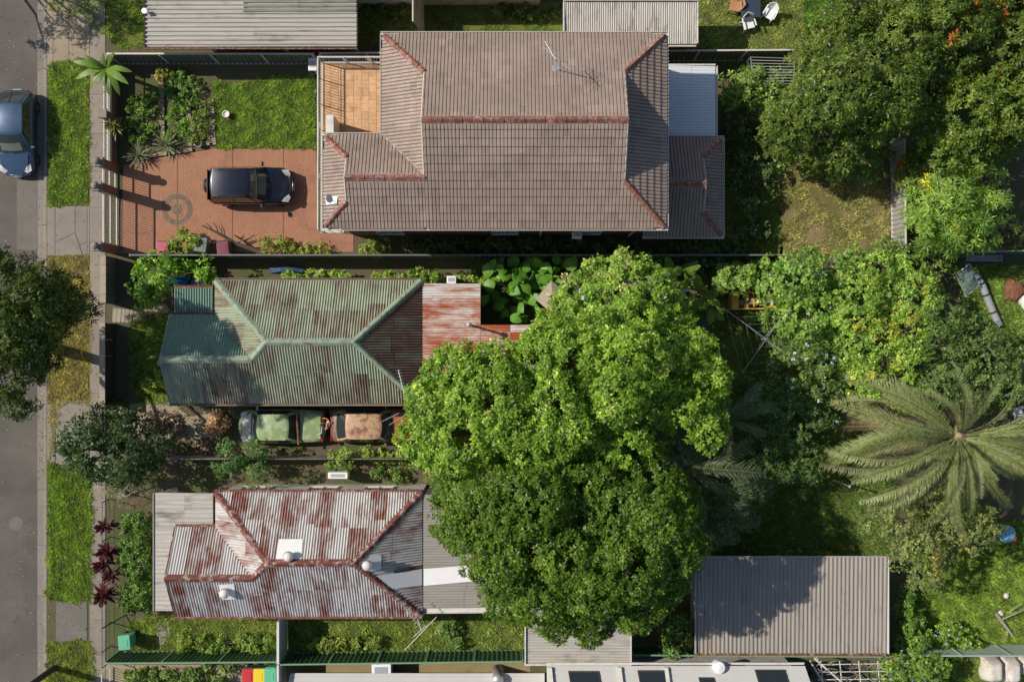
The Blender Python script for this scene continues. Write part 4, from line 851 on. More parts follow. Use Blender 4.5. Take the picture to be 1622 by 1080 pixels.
# timber paling fence south of the old cars
A, B = (PX(262, 1.5), PY(727, 1.5)), (PX(1090, 1.5), PY(727, 1.5))
t = thing('paling_fence', 'weathered grey timber paling fence beside the old cars', 'fence', ((A[0] + B[0]) / 2, A[1], 0)); n = int((B[0] - A[0]) / .15)
for i in range(n):
    h = 1.5 + random.uniform(-.04, .03); MB().span(A[0] + i * .15, A[0] + i * .15 + .13, A[1] - .012, A[1] + .012, .03, h).build('paling', 'grey_timber', t)
for z in (.4, 1.25):
    for k in range(8): MB().span(A[0] + (B[0] - A[0]) * k / 8, A[0] + (B[0] - A[0]) * (k + 1) / 8 - .01, A[1] - .06, A[1] - .014, z - .04, z + .04).build('rail', 'grey_timber', t)
# weatherboard gate screen between the side lawn halves
t = thing('white_screen', 'white boarded gate screen across the side lawn', 'gate', P(450, 1015)); x = PX(440.5, 1.9); ya, yb = PY(1050, 1.8), PY(984, 1.9)
for i in range(13): MB().span(x, x + .03, ya, yb, .06 + i * .14, .06 + i * .14 + .132).build('board', 'cladding', t)
for y_ in (ya + .04, yb - .04): MB().span(x - .05, x - .002, y_ - .04, y_ + .04, 0, 1.92).build('post', 'white_paint', t)
MB().span(x - .06, x + .05, ya, yb, 1.89, 1.94).build('top_rail', 'white_paint', t)
t = thing('white_screen', 'white boarded gate screen beside the green lidded bin row', 'gate', P(445, 1080)); x = PX(440, 1.8)
for i in range(12): MB().span(x, x + .03, PY(1110, 1.8), PY(1053, 1.8), .06 + i * .14, .06 + i * .14 + .132).build('board', 'cladding', t)
MB().span(x - .05, x + .05, PY(1110, 1.8), PY(1053, 1.8), 1.75, 1.82).build('top_rail', 'white_paint', t)
# brick front fence of the two-storey house: dwarf wall, piers, white railings, two gates
XF = -19.05
ff = thing('brick_front_fence', 'low brick front fence with white railings and brick piers', 'fence', (XF, PY(180), 0))
piers = [PY(92, 1.3), PY(181, 1.4), PY(258, 1.7), PY(297, 1.8), PY(391, 1.8)]
MB().span(XF - .11, XF + .11, piers[2] + .2, piers[0], 0, .75).build('dwarf_wall', 'brick_wall_side', ff); MB().span(XF - .14, XF + .14, piers[2] + .2, piers[0], .752, .8).build('coping', 'stone', ff)
for i, y_ in enumerate(piers):
    h = (1.4, 1.5, 1.9, 2.1, 2.1)[i]; s = .34 if i < 2 else .36
    p = MB().box((XF, y_, h / 2), (s, s, h)).build('pier', 'brick_wall_side', ff); MB().box((XF, y_, h + .04), (s + .1, s + .1, .08), taper=.85).build('pier_cap', 'concrete_grey', p)
    if i > 1: MB().lathe((XF, y_, h + .08), [(.08, 0), (.06, .05), (.15, .13), (.18, .24), (.14, .34), (.04, .4)], 14).build('finial', 'concrete_grey', p, smooth=True)
for a, b in ((piers[0], piers[1]), (piers[1], piers[2])):
    a, b = a - .18, b + .18
    for z in (.9, 1.36): MB().span(XF - .02, XF + .02, b, a, z - .02, z + .02).build('rail', 'white_paint', ff)
    n = int((a - b) / .12)
    for i in range(n): MB().tube([(XF, b + .06 + i * .12, .8), (XF, b + .06 + i * .12, 1.44)], .012, 5).build('baluster', 'white_paint', ff)
def steelgate(label, ya, yb, x, h):
    t = thing('steel_gate', label, 'gate', (x, (ya + yb) / 2, 0))
    for z in (.12, h * .52, h): MB().span(x - .025, x + .025, ya, yb, z - .03, z + .03).build('rail', 'white_paint', t)
    for y_ in (ya, yb): MB().span(x - .027, x + .027, y_ - .028, y_ + .028, .06, h + .04).build('stile', 'white_paint', t)
    n = int((yb - ya) / .11)
    for i in range(1, n): y_ = ya + (yb - ya) * i / n; MB().tube([(x, y_, .1), (x, y_, h)], .011, 5).build('bar', 'white_paint', t)
steelgate('wide white steel bar driveway gate', piers[4] + .22, piers[3] - .22, XF + .12, 1.75)
steelgate('narrow white steel bar pedestrian gate', piers[3] + .22, piers[2] - .22, XF + .05, 1.6)
MB().span(XF + .3, XF + .36, piers[4], piers[2], 0, .03).build('gate_track', 'dark_steel', ff)
# front wall of the green cottage in two lengths, coping stones on top
for lb, ya, yb, h, m_ in (('low concrete block front wall beside the leafy corner bush', 482, 408, 1.25, 'concrete_dark'), ('dark front wall with pale coping before the green cottage', 640, 512, 1.35, 'dark_timber')):
    t = thing('front_wall', lb, 'wall', P(178, (ya + yb) / 2)); x = PX(180); n = 5; a, b = PY(ya), PY(yb)
    for i in range(n): MB().span(x - .09, x + .09, a + (b - a) * i / n, a + (b - a) * (i + 1) / n - .012, 0, h).build('wall_panel', m_, t)
    for i in range(n): MB().span(x - .13, x + .13, a + (b - a) * i / n, a + (b - a) * (i + 1) / n - .015, h, h + .06).build('coping', 'stone', t)
# wire and pipe front fence of the rusty cottage
t = thing('wire_fence', 'thin dark wire front fence beside the burgundy shrubs', 'fence', (PX(172), PY(930), 0)); x = PX(176)
ys = [PY(v) for v in (790, 850, 905, 945, 985, 1022, 1046)]
for y_ in ys: MB().tube([(x, y_, 0), (x, y_, 1.15)], .025, 6).build('post', 'dark_steel', t)
for z in (.15, .6, 1.1): MB().tube([(x, ys[0], z), (x, ys[-1], z)], .014 if z > 1 else .006, 5).build('wire', 'dark_steel', t)
for i in range(60): y_ = ys[0] + (ys[-1] - ys[0]) * i / 60; MB().tube([(x, y_, .1), (x, y_, 1.1)], .005, 4).build('wire', 'dark_steel', t)
MB().tube([(x, ys[4], 1.1), (x + .7, ys[4] + .35, .0)], .03, 6).build('brace', 'dark_timber', t)
t = thing('white_picket_gate', 'white bar gate below the green fence', 'gate', P(178, 1066)); x = PX(176)
for i in range(9): MB().tube([(x, PY(1056) - i * .12, .05), (x, PY(1056) - i * .12, 1.2)], .014, 5).build('bar', 'white_paint', t)
for z in (.15, 1.15): MB().span(x - .02, x + .02, PY(1056) - 1.0, PY(1056) + .03, z - .02, z + .02).build('rail', 'white_paint', t)

# ---------------------------------------------------------------- poles, antennas, clothes lines
o = thing('power_pole', 'dark timber power pole on the verge', 'power pole', P(88, 1056)); c = P(88, 1056)
MB().tube([(c.x, c.y, 0), (c.x, c.y, 9.5)], [.15, .11], 12).build('pole', 'dark_timber', o); MB().box((c.x, c.y, 9.0), (.1, 2.0, .1)).build('crossarm', 'grey_timber', o)
for s in (-.9, -.3, .3, .9): MB().lathe((c.x, c.y + s, 9.05), [(.04, 0), (.07, .05), (.03, .12)], 8).build('insulator', 'white_plastic', o)
def antenna(name, label, base, h, boom, elems, mats='galvanised', loop=None):
    t = thing(name, label, 'antenna', base); b = Vector(base); top = b + Vector((0, 0, h))
    MB().tube([b, top], .022, 6).build('mast', mats, t)
    for A, B, n, wl in boom:
        A, B = top + Vector(A), top + Vector(B); d = (B - A).normalized(); s = d.cross(Vector((0, 0, 1))).normalized(); MB().tube([A, B], .016, 5).build('boom', mats, t)
        for i in range(n):
            c = A.lerp(B, i / max(1, n - 1)); w = wl[0] + (wl[1] - wl[0]) * i / max(1, n - 1); MB().tube([c - s * w, c + s * w], .009, 4).build('element', mats, t)
    return t
zN = lambda x, y: 6.0 + .55 * (PY(54, 6) - y)
b = on_hip(880, 111, zN)
antenna('antenna', 'spindly television antenna on the brown tiled roof', b, 1.75, [((.5, -.45, 0), (-.55, .45, 0), 9, (.42, .25)), ((-.1, -.1, .25), (-.5, .6, .25), 6, (.2, .12))], 0, 'galvanised')
MB().poly([on_hip(*p, zN) + Vector((0, 0, .05)) for p in ((875, 104), (886, 104), (886, 114), (875, 114))]).build('flashing', 'galvanised', house)
b = P(652, 628, 3.1); t = antenna('antenna', 'tall multi-element antenna at the corner of the green roof', (b.x, b.y, 3.15), 2.2, [((.1, -.55, 0), (-.35, 1.25, 0), 14, (.13, .1)), ((-.05, .5, -.15), (.35, -.95, -.15), 2, (.5, .62))], 0)
MB().tube([(b.x - .35, b.y - .6, 5.2), (b.x - 1.05, b.y - .95, 5.2)], .016, 5).build('element', 'galvanised', t); MB().tube([(b.x + .45, b.y - .35, 5.2), (b.x - .75, b.y - 1.1, 5.2)], .016, 5).build('element', 'galvanised', t)
b = P(667, 973, 3.0); t = antenna('antenna', 'bent television antenna hanging below the rusty roof corner', (b.x - .05, b.y + .1, 2.9), 1.3, [((-.75, .75, 0), (.05, -.25, 0), 9, (.1, .16))], 0)
A = P(642, 1028, 4.2); B = P(690, 978, 4.2)
for s in (-.04, .04): MB().tube([A + Vector((s, s, 0)), B + Vector((s, s, 0))], .014, 5).build('dipole', 'white_paint', t)
A2 = P(655, 1008, 4.2); B2 = P(675, 990, 4.2); MB().tube([A2, B2], .014, 5).build('dipole', 'white_paint', t); MB().tube([(b.x - .05, b.y + .1, 4.2), A2.lerp(B2, .6)], .015, 5).build('boom', 'white_paint', t)
# satellite dish on the west roof
zWW2 = lambda x, y: 6.0 + .55 * (x - PX(514, 6)); b = on_hip(524, 318, zWW2); t = thing('satellite_dish', 'small grey satellite dish on the front tiled hip', 'satellite dish', b)
MB().tube([b, b + Vector((0, 0, .45))], .02, 6).build('arm', 'dark_steel', t); rot = Matrix.Rotation(R(40), 4, 'Y'); MB().lathe(b + Vector((0, 0, .5)), [(.02, 0), (.1, .02), (.17, .06)], 18, rot).build('dish', 'galvanised', t); MB().poly([on_hip(*p, zWW2) + Vector((0, 0, .06)) for p in ((516, 312), (535, 311), (535, 322), (517, 325))]).build('flashing', 'galvanised', t)
# fold-down clothes line on the north fence
c0_ = P(1190, 92, 1.6); t = thing('wall_clothesline', 'folding grey clothes line frame at the north fence', 'clothesline', (c0_.x, c0_.y, 0)); z = 1.6
A, B, C_, D = P(1189, 91, z), P(1260, 93, z), P(1256, 133, z), P(1193, 134, z)
for a, b in ((A, B), (A, D), (D, C_), (B, C_)): MB().tube([a, b], .022, 6).build('frame_bar', 'steel', t)
for i in range(1, 9): MB().tube([A.lerp(D, i / 9), B.lerp(C_, i / 9)], .012, 5).build('line', 'white_paint', t)
for p in (A, B): MB().tube([(p.x, p.y, 0), p], .025, 6).build('post', 'steel', t); MB().tube([(p.x, p.y, .9), p + Vector((0, -.5, 0))], .015, 5).build('brace', 'steel', t)
# rotary clothes hoist
z = 1.9; A, M_, C_, = P(1150, 491, z), P(1213, 537, z), P(1176, 590, z); hub = Vector((M_.x, M_.y, 0))
t = thing('rotary_clothesline', 'rotary clothes hoist standing in the overgrown yard', 'clothesline', hub)
MB().tube([hub, M_ + Vector((0, 0, .2))], .035, 8).build('mast', 'steel', t); arms = [A, C_, M_ + (M_ - A) * .95, M_ + (M_ - C_) * .95]
for p in arms: MB().tube([M_ + Vector((0, 0, .1)), p], .017, 6).build('arm', 'steel', t); MB().tube([M_ - Vector((0, 0, .5)), M_.lerp(p, .45) + Vector((0, 0, .04))], .012, 5).build('strut', 'galvanised', t)
for k in (.25, .5, .75, 1.0):
    for i in range(4): a, b = M_.lerp(arms[i], k), M_.lerp(arms[(i + 1) % 4], k); MB().tube([a, a.lerp(b, .5) - Vector((0, 0, .06)), b], .005, 4).build('line', 'galvanised', t)
z = 1.8; a, b = P(1345, 770, z), P(1262, 890, z); t = thing('line_post', 'thin post with a single line across the shaded yard', 'clothesline', (a.x, a.y, 0)); MB().tube([(a.x, a.y, 0), a], .03, 6).build('post', 'steel', t); MB().tube([a, b], .005, 4).build('line', 'dark_steel', t); MB().lathe(a, [(.02, 0), (.07, .02), (.07, .05)], 10).build('cap', 'galvanised', t)

# ---------------------------------------------------------------- cars
def lerp(a, b, t): return a + (b - a) * t
t = NT('shade_cloth'); t.b.inputs['Base Color'].default_value = (.14, .16, .13, 1); t.rough(.06)
def car(label, loc, rz, L, Wd, H, body, cab, paints, hood_mat=None, trunk_mat=None, spare=False, rails=False, boxy=False, ride=.3, name='parked_car', zb=.92):
    """cab: x of windscreen foot, roof front, roof rear, rear glass foot as fractions of the length from the nose (0) to the tail (1)"""
    t = thing(name, label, 'car', loc, rz); X = lambda f: L / 2 - f * L; hw = Wd / 2; pm, rm = paints
    st = [(0, .45, .55, .58), (.015, .58, .6, .74), (.06, .76, .66, .92), (.13, .9, .75, .985), (cab[0] - .02, .97, zb - .06, 1), (cab[0] + .05, 1, zb, 1), (.5, 1, zb, 1), (cab[3] - .06, 1, zb + .02, 1), (min(.965, cab[3] + .01), .95, zb, .985), (.985, .86, zb - .1, .93), (1, .7, zb - .28, .85)]
    if not boxy: st[-3:] = [(.93, .93, zb - .02, .97), (.98, .78, zb - .14, .84), (1, .5, zb - .3, .62)]
    st = [(f, hwf, z_, wl) for f, hwf, z_, wl in st]
    V = []; n = 11
    for f, wt, ztop, wl in st:
        lo = ride if .02 < f < .98 else ride + .08
        half = [(hw * wl * .94, lo), (hw * wl, lo + .16), (hw * wl, lerp(lo, ztop, .62)), (hw * min(wl, wt + .02) * .985, ztop - .06), (hw * wt * .86, ztop + .005)]
        ring = half + [(0, ztop + .035)] + [(-y, z) for y, z in half[::-1]]
        V += [(X(f), y, z) for y, z in ring]
    F = [(i * n + j, i * n + j + 1, (i + 1) * n + j + 1, (i + 1) * n + j) for i in range(len(st) - 1) for j in range(n - 1)]
    F += [tuple(range(n)), tuple(range((len(st) - 1) * n, len(st) * n))[::-1]] + [(i * n, (i + 1) * n, (i + 1) * n + n - 1, i * n + n - 1) for i in range(len(st) - 1)]
    bo = MB().add(V, F).build('body', pm, t, smooth=True, local=True); bo.modifiers.new('round', 'SUBSURF').render_levels = 1
    # cabin: belt ring, shoulder ring, crowned roof
    x0, x1, x2, x3 = [X(c) for c in cab]; wb, wr = hw * .93, hw * .74
    ns = 7; V = []
    rows = [(x0, wb * .96, zb - .02), (lerp(x0, x1, .55), lerp(wb, wr, .6), lerp(zb, H, .62)), (x1 + .02, wr * .95, H - .035), (x1 - .12, wr, H), (lerp(x1, x2, .5), wr * 1.01, H + .025), (x2 + .1, wr, H), (x2 - .02, wr * .95, H - .035), (lerp(x2, x3, .5), lerp(wr, wb, .45), lerp(H, zb, .5)), (x3, wb * .92, zb - .02)]
    for x, w, z in rows:
        for k in range(ns): u = -1 + 2 * k / (ns - 1); V.append((x - (.1 * u * u if x > (x1 + x2) / 2 else -.06 * u * u), w * u, z + .03 * (1 - u * u)))
    F = [(i * ns + j, (i + 1) * ns + j, (i + 1) * ns + j + 1, i * ns + j + 1) for i in range(len(rows) - 1) for j in range(ns - 1)]
    m = MB().add(V, F)
    for s, k in ((-1, 0), (1, ns - 1)):                                   # side skins down to the belt
        top = [V[i * ns + k] for i in range(len(rows))]; bot = [(p[0], s * lerp(wb, abs(p[1]), .0), zb - .03) for p in top]
        m.add(top + bot, [(i, i + 1, len(rows) + i + 1, len(rows) + i) for i in range(len(rows) - 1)])
    cb = m.build('cabin', rm, t, smooth=True, local=True)
    def glass(i0, i1, k0, k1, e=.014, nm='window'):
        W_ = []
        for a in range(4):
            fi = lerp(i0, i1, a / 3); i = min(int(fi), len(rows) - 2); tt = fi - i
            for k in range(7):
                fk = lerp(k0, k1, k / 6); kk = min(int(fk), ns - 2); tk = fk - kk
                g_ = lambda ii, kk_: Vector(V[ii * ns + kk_])
                p = (g_(i, kk) * (1 - tk) + g_(i, kk + 1) * tk) * (1 - tt) + (g_(i + 1, kk) * (1 - tk) + g_(i + 1, kk + 1) * tk) * tt
                W_.append(p + Vector((e * (1 if i0 < 3 else -1), 0, e * 1.2)))
        return MB().add(W_, [(a * 7 + k, (a + 1) * 7 + k, (a + 1) * 7 + k + 1, a * 7 + k + 1) for a in range(3) for k in range(6)]).build(nm, 'car_glass', t, smooth=True, local=True)
    glass(.12, 1.95, .35, ns - 1.35, nm='windscreen'); glass(6.1, 7.85, .4, ns - 1.4, nm='rear_window')
    for s in (-1, 1):
        for fa, fb in ((.06, .47), (.51, .93)):
            xa, xb = lerp(lerp(x0, x1, .45), lerp(x3, x2, .45), fa), lerp(lerp(x0, x1, .45), lerp(x3, x2, .45), fb); ta, tb = lerp(x1 - .02, x2 + .02, fa), lerp(x1 - .02, x2 + .02, fb)
            MB().poly([(xa, s * (wb + .008), zb + .03), (xb, s * (wb + .008), zb + .03), (tb, s * (wr + .035), H - .075), (ta, s * (wr + .035), H - .075)]).build('side_window', 'car_glass', t, local=True)
        mr = MB().box((x0 - .28, s * (hw + .1), zb + .06), (.12, .2, .14)).build('mirror', pm, t, local=True, bevel=.03)
        MB().add([(X(.045), s * hw * .44, .64), (X(.022), s * hw * .62, .62), (X(.05), s * hw * .87, .66), (X(.125), s * hw * .85, .76), (X(.1), s * hw * .68, .78)], [(0, 1, 2, 3, 4)]).build('headlight', 'lamp_glass', t, local=True, solid=.02)
        MB().box((X(.985 if boxy else .945), s * hw * (.78 if boxy else .82), zb - .16), (.08, .22, .16)).build('tail_light', 'tail_lamp', t, local=True, bevel=.02)
        MB().box((lerp(x0, x3, .5), s * (hw + .004), zb - .32), (L * .4, .03, .06)).build('door_trim', 'black_plastic', t, local=True, bevel=.01)
        for fx in (.19, .81):
            w = adopt(link(bpy.data.objects.new('wheel', None)), t, True); w.location = (X(fx), s * (hw - .09), .31); ax = Matrix.Rotation(R(90), 4, 'X')
            MB().lathe((0, 0, 0), [(.2, -.1), (.29, -.1), (.31, -.07), (.31, .07), (.29, .1), (.2, .1)], 22, ax).build('tyre', 'rubber', w, smooth=False, local=True); MB().lathe((0, 0, 0), [(.04, -.105), (.2, -.098), (.21, 0), (.2, .098), (.04, .105)], 14, ax).build('rim', 'chrome', w, local=True)
    MB().box((X(.012), 0, .5), (.06, Wd * .62, .12)).build('grille', 'black_plastic', t, local=True, bevel=.02); MB().box((X(.0) + .03, 0, .42), (.02, .38, .1)).build('number_plate', 'white_plastic', t, local=True); MB().box((X(1.0) - .03, 0, .5), (.02, .38, .1)).build('number_plate', 'white_plastic', t, local=True)
    sh = glass(.25, .95, 1.0, ns - 2.0, .022, 'dashboard_shade'); sh.data.materials.clear(); sh.data.materials.append(MATS['shade_cloth'])
    for f_ in (.33, .56): 
        for s in (-1, 1): MB().box((X(f_), s * (hw + .002), zb - .3), (.014, .01, .5)).build('door_gap', 'rubber', t, local=True)
    for s in (-.35, .25): MB().tube([(x0 + .02, s * Wd * .5, zb + .03), (x0 - .12, s * Wd * .5 - .5, zb + .12)], .01, 4).build('wiper', 'black_plastic', t, local=True)
    def panel(f0, f1, w, mat, nm):
        P_ = []
        for f in (f0, (f0 + f1) / 2, f1):
            z_ = np.interp(f, [s_[0] for s_ in st], [s_[2] for s_ in st]); ww = hw * w * np.interp(f, [s_[0] for s_ in st], [s_[1] for s_ in st])
            P_ += [(X(f), -ww, z_ + .022), (X(f), -ww * .5, z_ + .042), (X(f), 0, z_ + .05), (X(f), ww * .5, z_ + .042), (X(f), ww, z_ + .022)]
        MB().add(P_, [(a * 5 + k, (a + 1) * 5 + k, (a + 1) * 5 + k + 1, a * 5 + k + 1) for a in range(2) for k in range(4)]).build(nm, mat, t, smooth=True, local=True)
    panel(.05, cab[0] - .01, .8, hood_mat or pm, 'bonnet')
    if cab[3] < .93: panel(cab[3] + .02, .965, .82, trunk_mat or pm, 'boot_lid')
    if spare:
        ax = Matrix.Rotation(R(90), 4, 'Y'); MB().lathe((X(1.0) - .13, 0, .8), [(.1, -.1), (.31, -.1), (.34, -.06), (.34, .06), (.3, .1), (.05, .12)], 24, ax).build('spare_wheel', 'black_plastic', t, local=True)
        MB().box((X(1.0) - .02, 0, .95), (.06, Wd * .8, .5)).build('tailgate', 'paint_maroon', t, local=True, bevel=.02)
    if rails:
        for s in (-1, 1): MB().tube([(x1 - .2, s * wr * .92, H + .01), (x1 - .4, s * wr * .92, H + .06), (x2 + .4, s * wr * .92, H + .06), (x2 + .2, s * wr * .92, H + .01)], .018, 6).build('roof_rail', 'black_plastic', t, local=True)
    return t
car('dark blue hatchback parked at the kerb, half out of the picture', (-23.55, 9.9, -.12), R(-90), 4.05, 1.72, 1.44, None, (.24, .44, .8, .96), ('paint_blue', 'paint_blue'))
car('dark blue car parked under the street tree', (-23.6, .55, -.12), R(-90), 4.1, 1.72, 1.44, None, (.24, .44, .8, .96), ('paint_navy', 'paint_navy'))
car('black four-wheel drive with rear spare wheel on the brick drive', (-12.33, 7.33, .022), 0, 3.85, 1.76, 1.68, None, (.27, .46, .94, .985), ('paint_black', 'paint_black'), boxy=True, spare=True, rails=True, zb=1.0)
car('derelict pale green old car crowded with junk', (PX(447, .5), PY(677, 1.4), 0), R(180), 4.05, 1.62, 1.38, None, (.17, .25, .61, .74), ('paint_green', 'paint_green'), hood_mat='paint_offwhite', boxy=True)
car('derelict brown hatchback with peeling tan roof', (PX(594, .6), PY(675, 1.3), 0), 0, 4.2, 1.62, 1.36, None, (.3, .41, .8, .93), ('paint_brown', 'paint_tan'), hood_mat='paint_orange', boxy=True)

# ---------------------------------------------------------------- bins, furniture, yard clutter
def bin_(label, px, py, body, lid, rz=0, h=1.0, group=None):
    c = P(px, py, h); t = thing('wheelie_bin', label, 'bin', (c.x, c.y, .02), rz); w, d = .54, .62
    MB().box((0, 0, .5), (w * .8, d * .8, .9), taper=1.2).build('bin_body', body, t, bevel=.02, local=True)
    l_ = MB().box((0, 0, .98), (w + .06, d + .08, .07), taper=.9).build('lid', lid, t, bevel=.02, local=True); MB().box((0, -.04, 1.02), (w * .6, d * .6, .02)).build('lid_panel', lid, l_, bevel=.008, local=True)
    MB().tube([(-w * .4, d / 2 + .05, .95), (w * .4, d / 2 + .05, .95)], .018, 6).build('handle', body, t, local=True)
    for s in (-1, 1): MB().lathe((s * w * .42, d * .4, .1), [(.03, -.03), (.1, -.03), (.1, .03), (.03, .03)], 12, Matrix.Rotation(R(90), 4, 'Y')).build('wheel', 'rubber', t, local=True)
bin_('bright green lidded wheelie bin at the end of the green fence', 197, 1018, 'bin_green', 'bin_green', R(5))
bin_('pink lidded wheelie bin beside the round bush', 257, 394, 'bin_dark', 'bin_pink', 0)
bin_('grey lidded wheelie bin under the cut branches', 318, 388, 'bin_grey', 'bin_grey', R(-8))
bin_('maroon lidded wheelie bin among the cut branches', 353, 393, 'bin_dark', 'bin_maroon', R(6))
bin_('red lidded wheelie bin at the bottom edge', 393, 1070, 'bin_dark', 'bin_red', 0); bin_('yellow lidded wheelie bin at the bottom edge', 410, 1070, 'bin_dark', 'bin_yellow', 0); bin_('mint green wheelie bin at the bottom edge', 428, 1069, 'bin_green', 'bin_green', 0)
# outdoor table and chairs
c = P(1188, 3, .75); t = thing('outdoor_table', 'dark topped outdoor table on the back lawn', 'table', (c.x, c.y, 0)); a, b, cc, d = PX(1175, .75), PX(1205, .75), PY(28, .75), PY(-30, .75)
MB().span(a, b, cc, d, .71, .75).build('table_top', 'table_top', t, bevel=.01)
for x in (a + .08, b - .08):
    for y_ in (cc + .08, d - .08): MB().span(x - .025, x + .025, y_ - .025, y_ + .025, 0, .71).build('leg', 'dark_steel', t)
def chair(label, px, py, rz, mat, arms=True):
    c = P(px, py, .5); t = thing('garden_chair', label, 'chair', (c.x, c.y, 0), rz)
    MB().prism([(-.24, -.24), (.24, -.24), (.27, .22), (-.27, .22)], .4, .44).build('seat', mat, t, local=True, bevel=.01)
    V = []
    for k in range(7): u = -1 + k / 3; V += [(u * .27, -.24 - .03 * (1 - u * u) + .06 * abs(u), .42), (u * .27, -.4 - .05 * (1 - u * u) + .1 * abs(u), .92 - .08 * abs(u) ** 3)]
    MB().add(V, [(2 * k, 2 * k + 2, 2 * k + 3, 2 * k + 1) for k in range(6)]).build('backrest', mat, t, local=True, solid=.02)
    for sx in (-1, 1):
        if arms: MB().prism([(sx * .27 - .03, -.3), (sx * .27 + .03, -.3), (sx * .29 + .03, .2), (sx * .29 - .03, .2)], .62, .645).build('armrest', mat, t, local=True)
        for sy in (-1, 1): MB().tube([(sx * .22, sy * .2, .42), (sx * .27, sy * .26, 0)], [.03, .022], 6).build('leg', mat, t, local=True)
chair('white plastic chair below the end of the dark table', 1186, 38, R(195), 'white_plastic'); chair('white plastic chair angled away from the dark table', 1219, 22, R(150), 'white_plastic'); chair('timber chair with a pale cushion beside the dark table', 1164, 9, R(80), 'timber_chair')
chair('white plastic chair lying among the junk beside the green car', 499, 677, R(60), 'white_plastic')
c = P(358, 181, .3); t = thing('garden_pot', 'round white pot standing on the front lawn', 'pot', (c.x, c.y, 0)); MB().lathe((c.x, c.y, .01), [(.1, 0), (.15, .3), (.17, .3), (.17, .34), (.14, .34), (.12, .28)], 18).build('pot', 'pot_white', t); MB().lathe((c.x, c.y, .02), [(.03, 0), (.13, .25)], 12).build('soil_fill', 'soil', t)
c = P(314, 228, .3); t = thing('garden_pot', 'grey concrete pot at the corner of the vegetable beds', 'pot', (c.x, c.y, 0)); MB().lathe((c.x, c.y, .01), [(.12, 0), (.17, .26), (.17, .3), (.13, .3), (.11, .2)], 16).build('pot', 'concrete_grey', t)
# brick edging of the vegetable beds: each brick set on its own
def edging(label, A, B, w=.23, L=.115, mat='concrete_tan'):
    A, B = P(*A), P(*B); n = max(2, int((B - A).length / L)); d = (B - A).normalized(); rz = math.atan2(d.y, d.x); t = thing('bed_edging', label, 'edging', A.lerp(B, .5))
    for i in range(n): c = A.lerp(B, (i + .5) / n) + Vector((random.uniform(-.02, .02), random.uniform(-.02, .02), .06)); MB().box(c, (L * .9, w, .12), rz + random.uniform(-.08, .08)).build('brick', mat, t)
edging('brick edging of the widest vegetable bed', (256, 118), (258, 214)); edging('brick edging between the two leafy beds', (299, 168), (302, 224)); edging('brick edging between narrow bed and front lawn', (334, 158), (338, 230), .3); edging('brick edging along the paved drive', (226, 249), (306, 238), .16, .23, 'log'); edging('short brick edging beside the grey pot', (300, 230), (338, 227), .2, .16)
# cut branches heaped at the drive
t = thing('cut_branch', 'bare cut branch leaning across the drive edge', 'branch', P(380, 385)); MB().tube([P(420, 402, .3), P(372, 385, .7), P(345, 369, 1.0), P(320, 357, 1.2)], [.12, .09, .06, .03], 8).build('limb', 'bark', t)
for A, B in (((345, 369, 1.0), (338, 352, 1.5)), ((352, 374, .9), (346, 356, 1.6)), ((356, 376, .9), (350, 354, 1.7)), ((336, 365, 1.05), (326, 353, 1.4)), ((372, 385, .7), (318, 384, 1.3)), ((372, 385, .7), (412, 370, 1.2))): MB().tube([P(*A), P((A[0] + B[0]) / 2 + 2, (A[1] + B[1]) / 2, (A[2] + B[2]) / 2), P(*B)], [.035, .025, .01], 6).build('twig', 'bark', t)
# tarps and clutter by the green cottage
def tarp(name, label, poly, z, mat, cat='tarp'):
    cx, cy = sum(p[0] for p in poly) / len(poly), sum(p[1] for p in poly) / len(poly); n = len(poly); N_ = 5; V = [P(cx, cy) + Vector((0, 0, z * 1.25))]; F = []
    for r in range(1, N_ + 1):
        for i in range(n * 4):
            a, b = poly[i // 4], poly[(i // 4 + 1) % n]; f = (i % 4) / 4; ex, ey = lerp(a[0], b[0], f), lerp(a[1], b[1], f); k = r / N_
            p = P(lerp(cx, ex, k), lerp(cy, ey, k)); zz_ = z * (1.25 - .5 * k * k) + random.uniform(-.06, .06) * z
            if r == N_: zz_ = .03
            V.append((p.x, p.y, zz_))
    m = n * 4
    F += [(0, 1 + i, 1 + (i + 1) % m) for i in range(m)] + [(1 + (r - 1) * m + i, 1 + r * m + i, 1 + r * m + (i + 1) % m, 1 + (r - 1) * m + (i + 1) % m) for r in range(1, N_) for i in range(m)]
    return tag(MB().add(V, F).build(name, mat), label, cat)
tarp('blue_tarp', 'bright blue tarpaulin beside the porch roof', [(274, 441), (300, 434), (312, 437), (310, 455), (276, 456)], 1.2, 'blue_tarp'); tarp('blue_tarp', 'crumpled blue tarpaulin in the shaded side passage', [(425, 424), (460, 422), (490, 427), (486, 434), (428, 433)], .3, 'shaded_tarp')
c = P(320, 448, .9); t = thing('plastic_tub', 'purple plastic tub behind the porch roof', 'tub', (c.x, c.y, 0)); MB().prism([(c.x - .25 + .3 * math.cos(a) * (1 if a < 3.2 else 1), c.y + .22 * math.sin(a)) for a in [k * .5236 for k in range(12)]], 0, .9).build('shell', 'purple_plastic', t, bevel=.02); MB().lathe((c.x - .25, c.y, .9), [(.2, 0), (.18, .04)], 12).build('lid', 'purple_plastic', t)
tarp('junk_sheet', 'dark plastic sheet thrown over junk beside the cottage', [(472, 645), (505, 650), (510, 660), (500, 668), (470, 660)], .7, 'black_plastic', 'sheet')
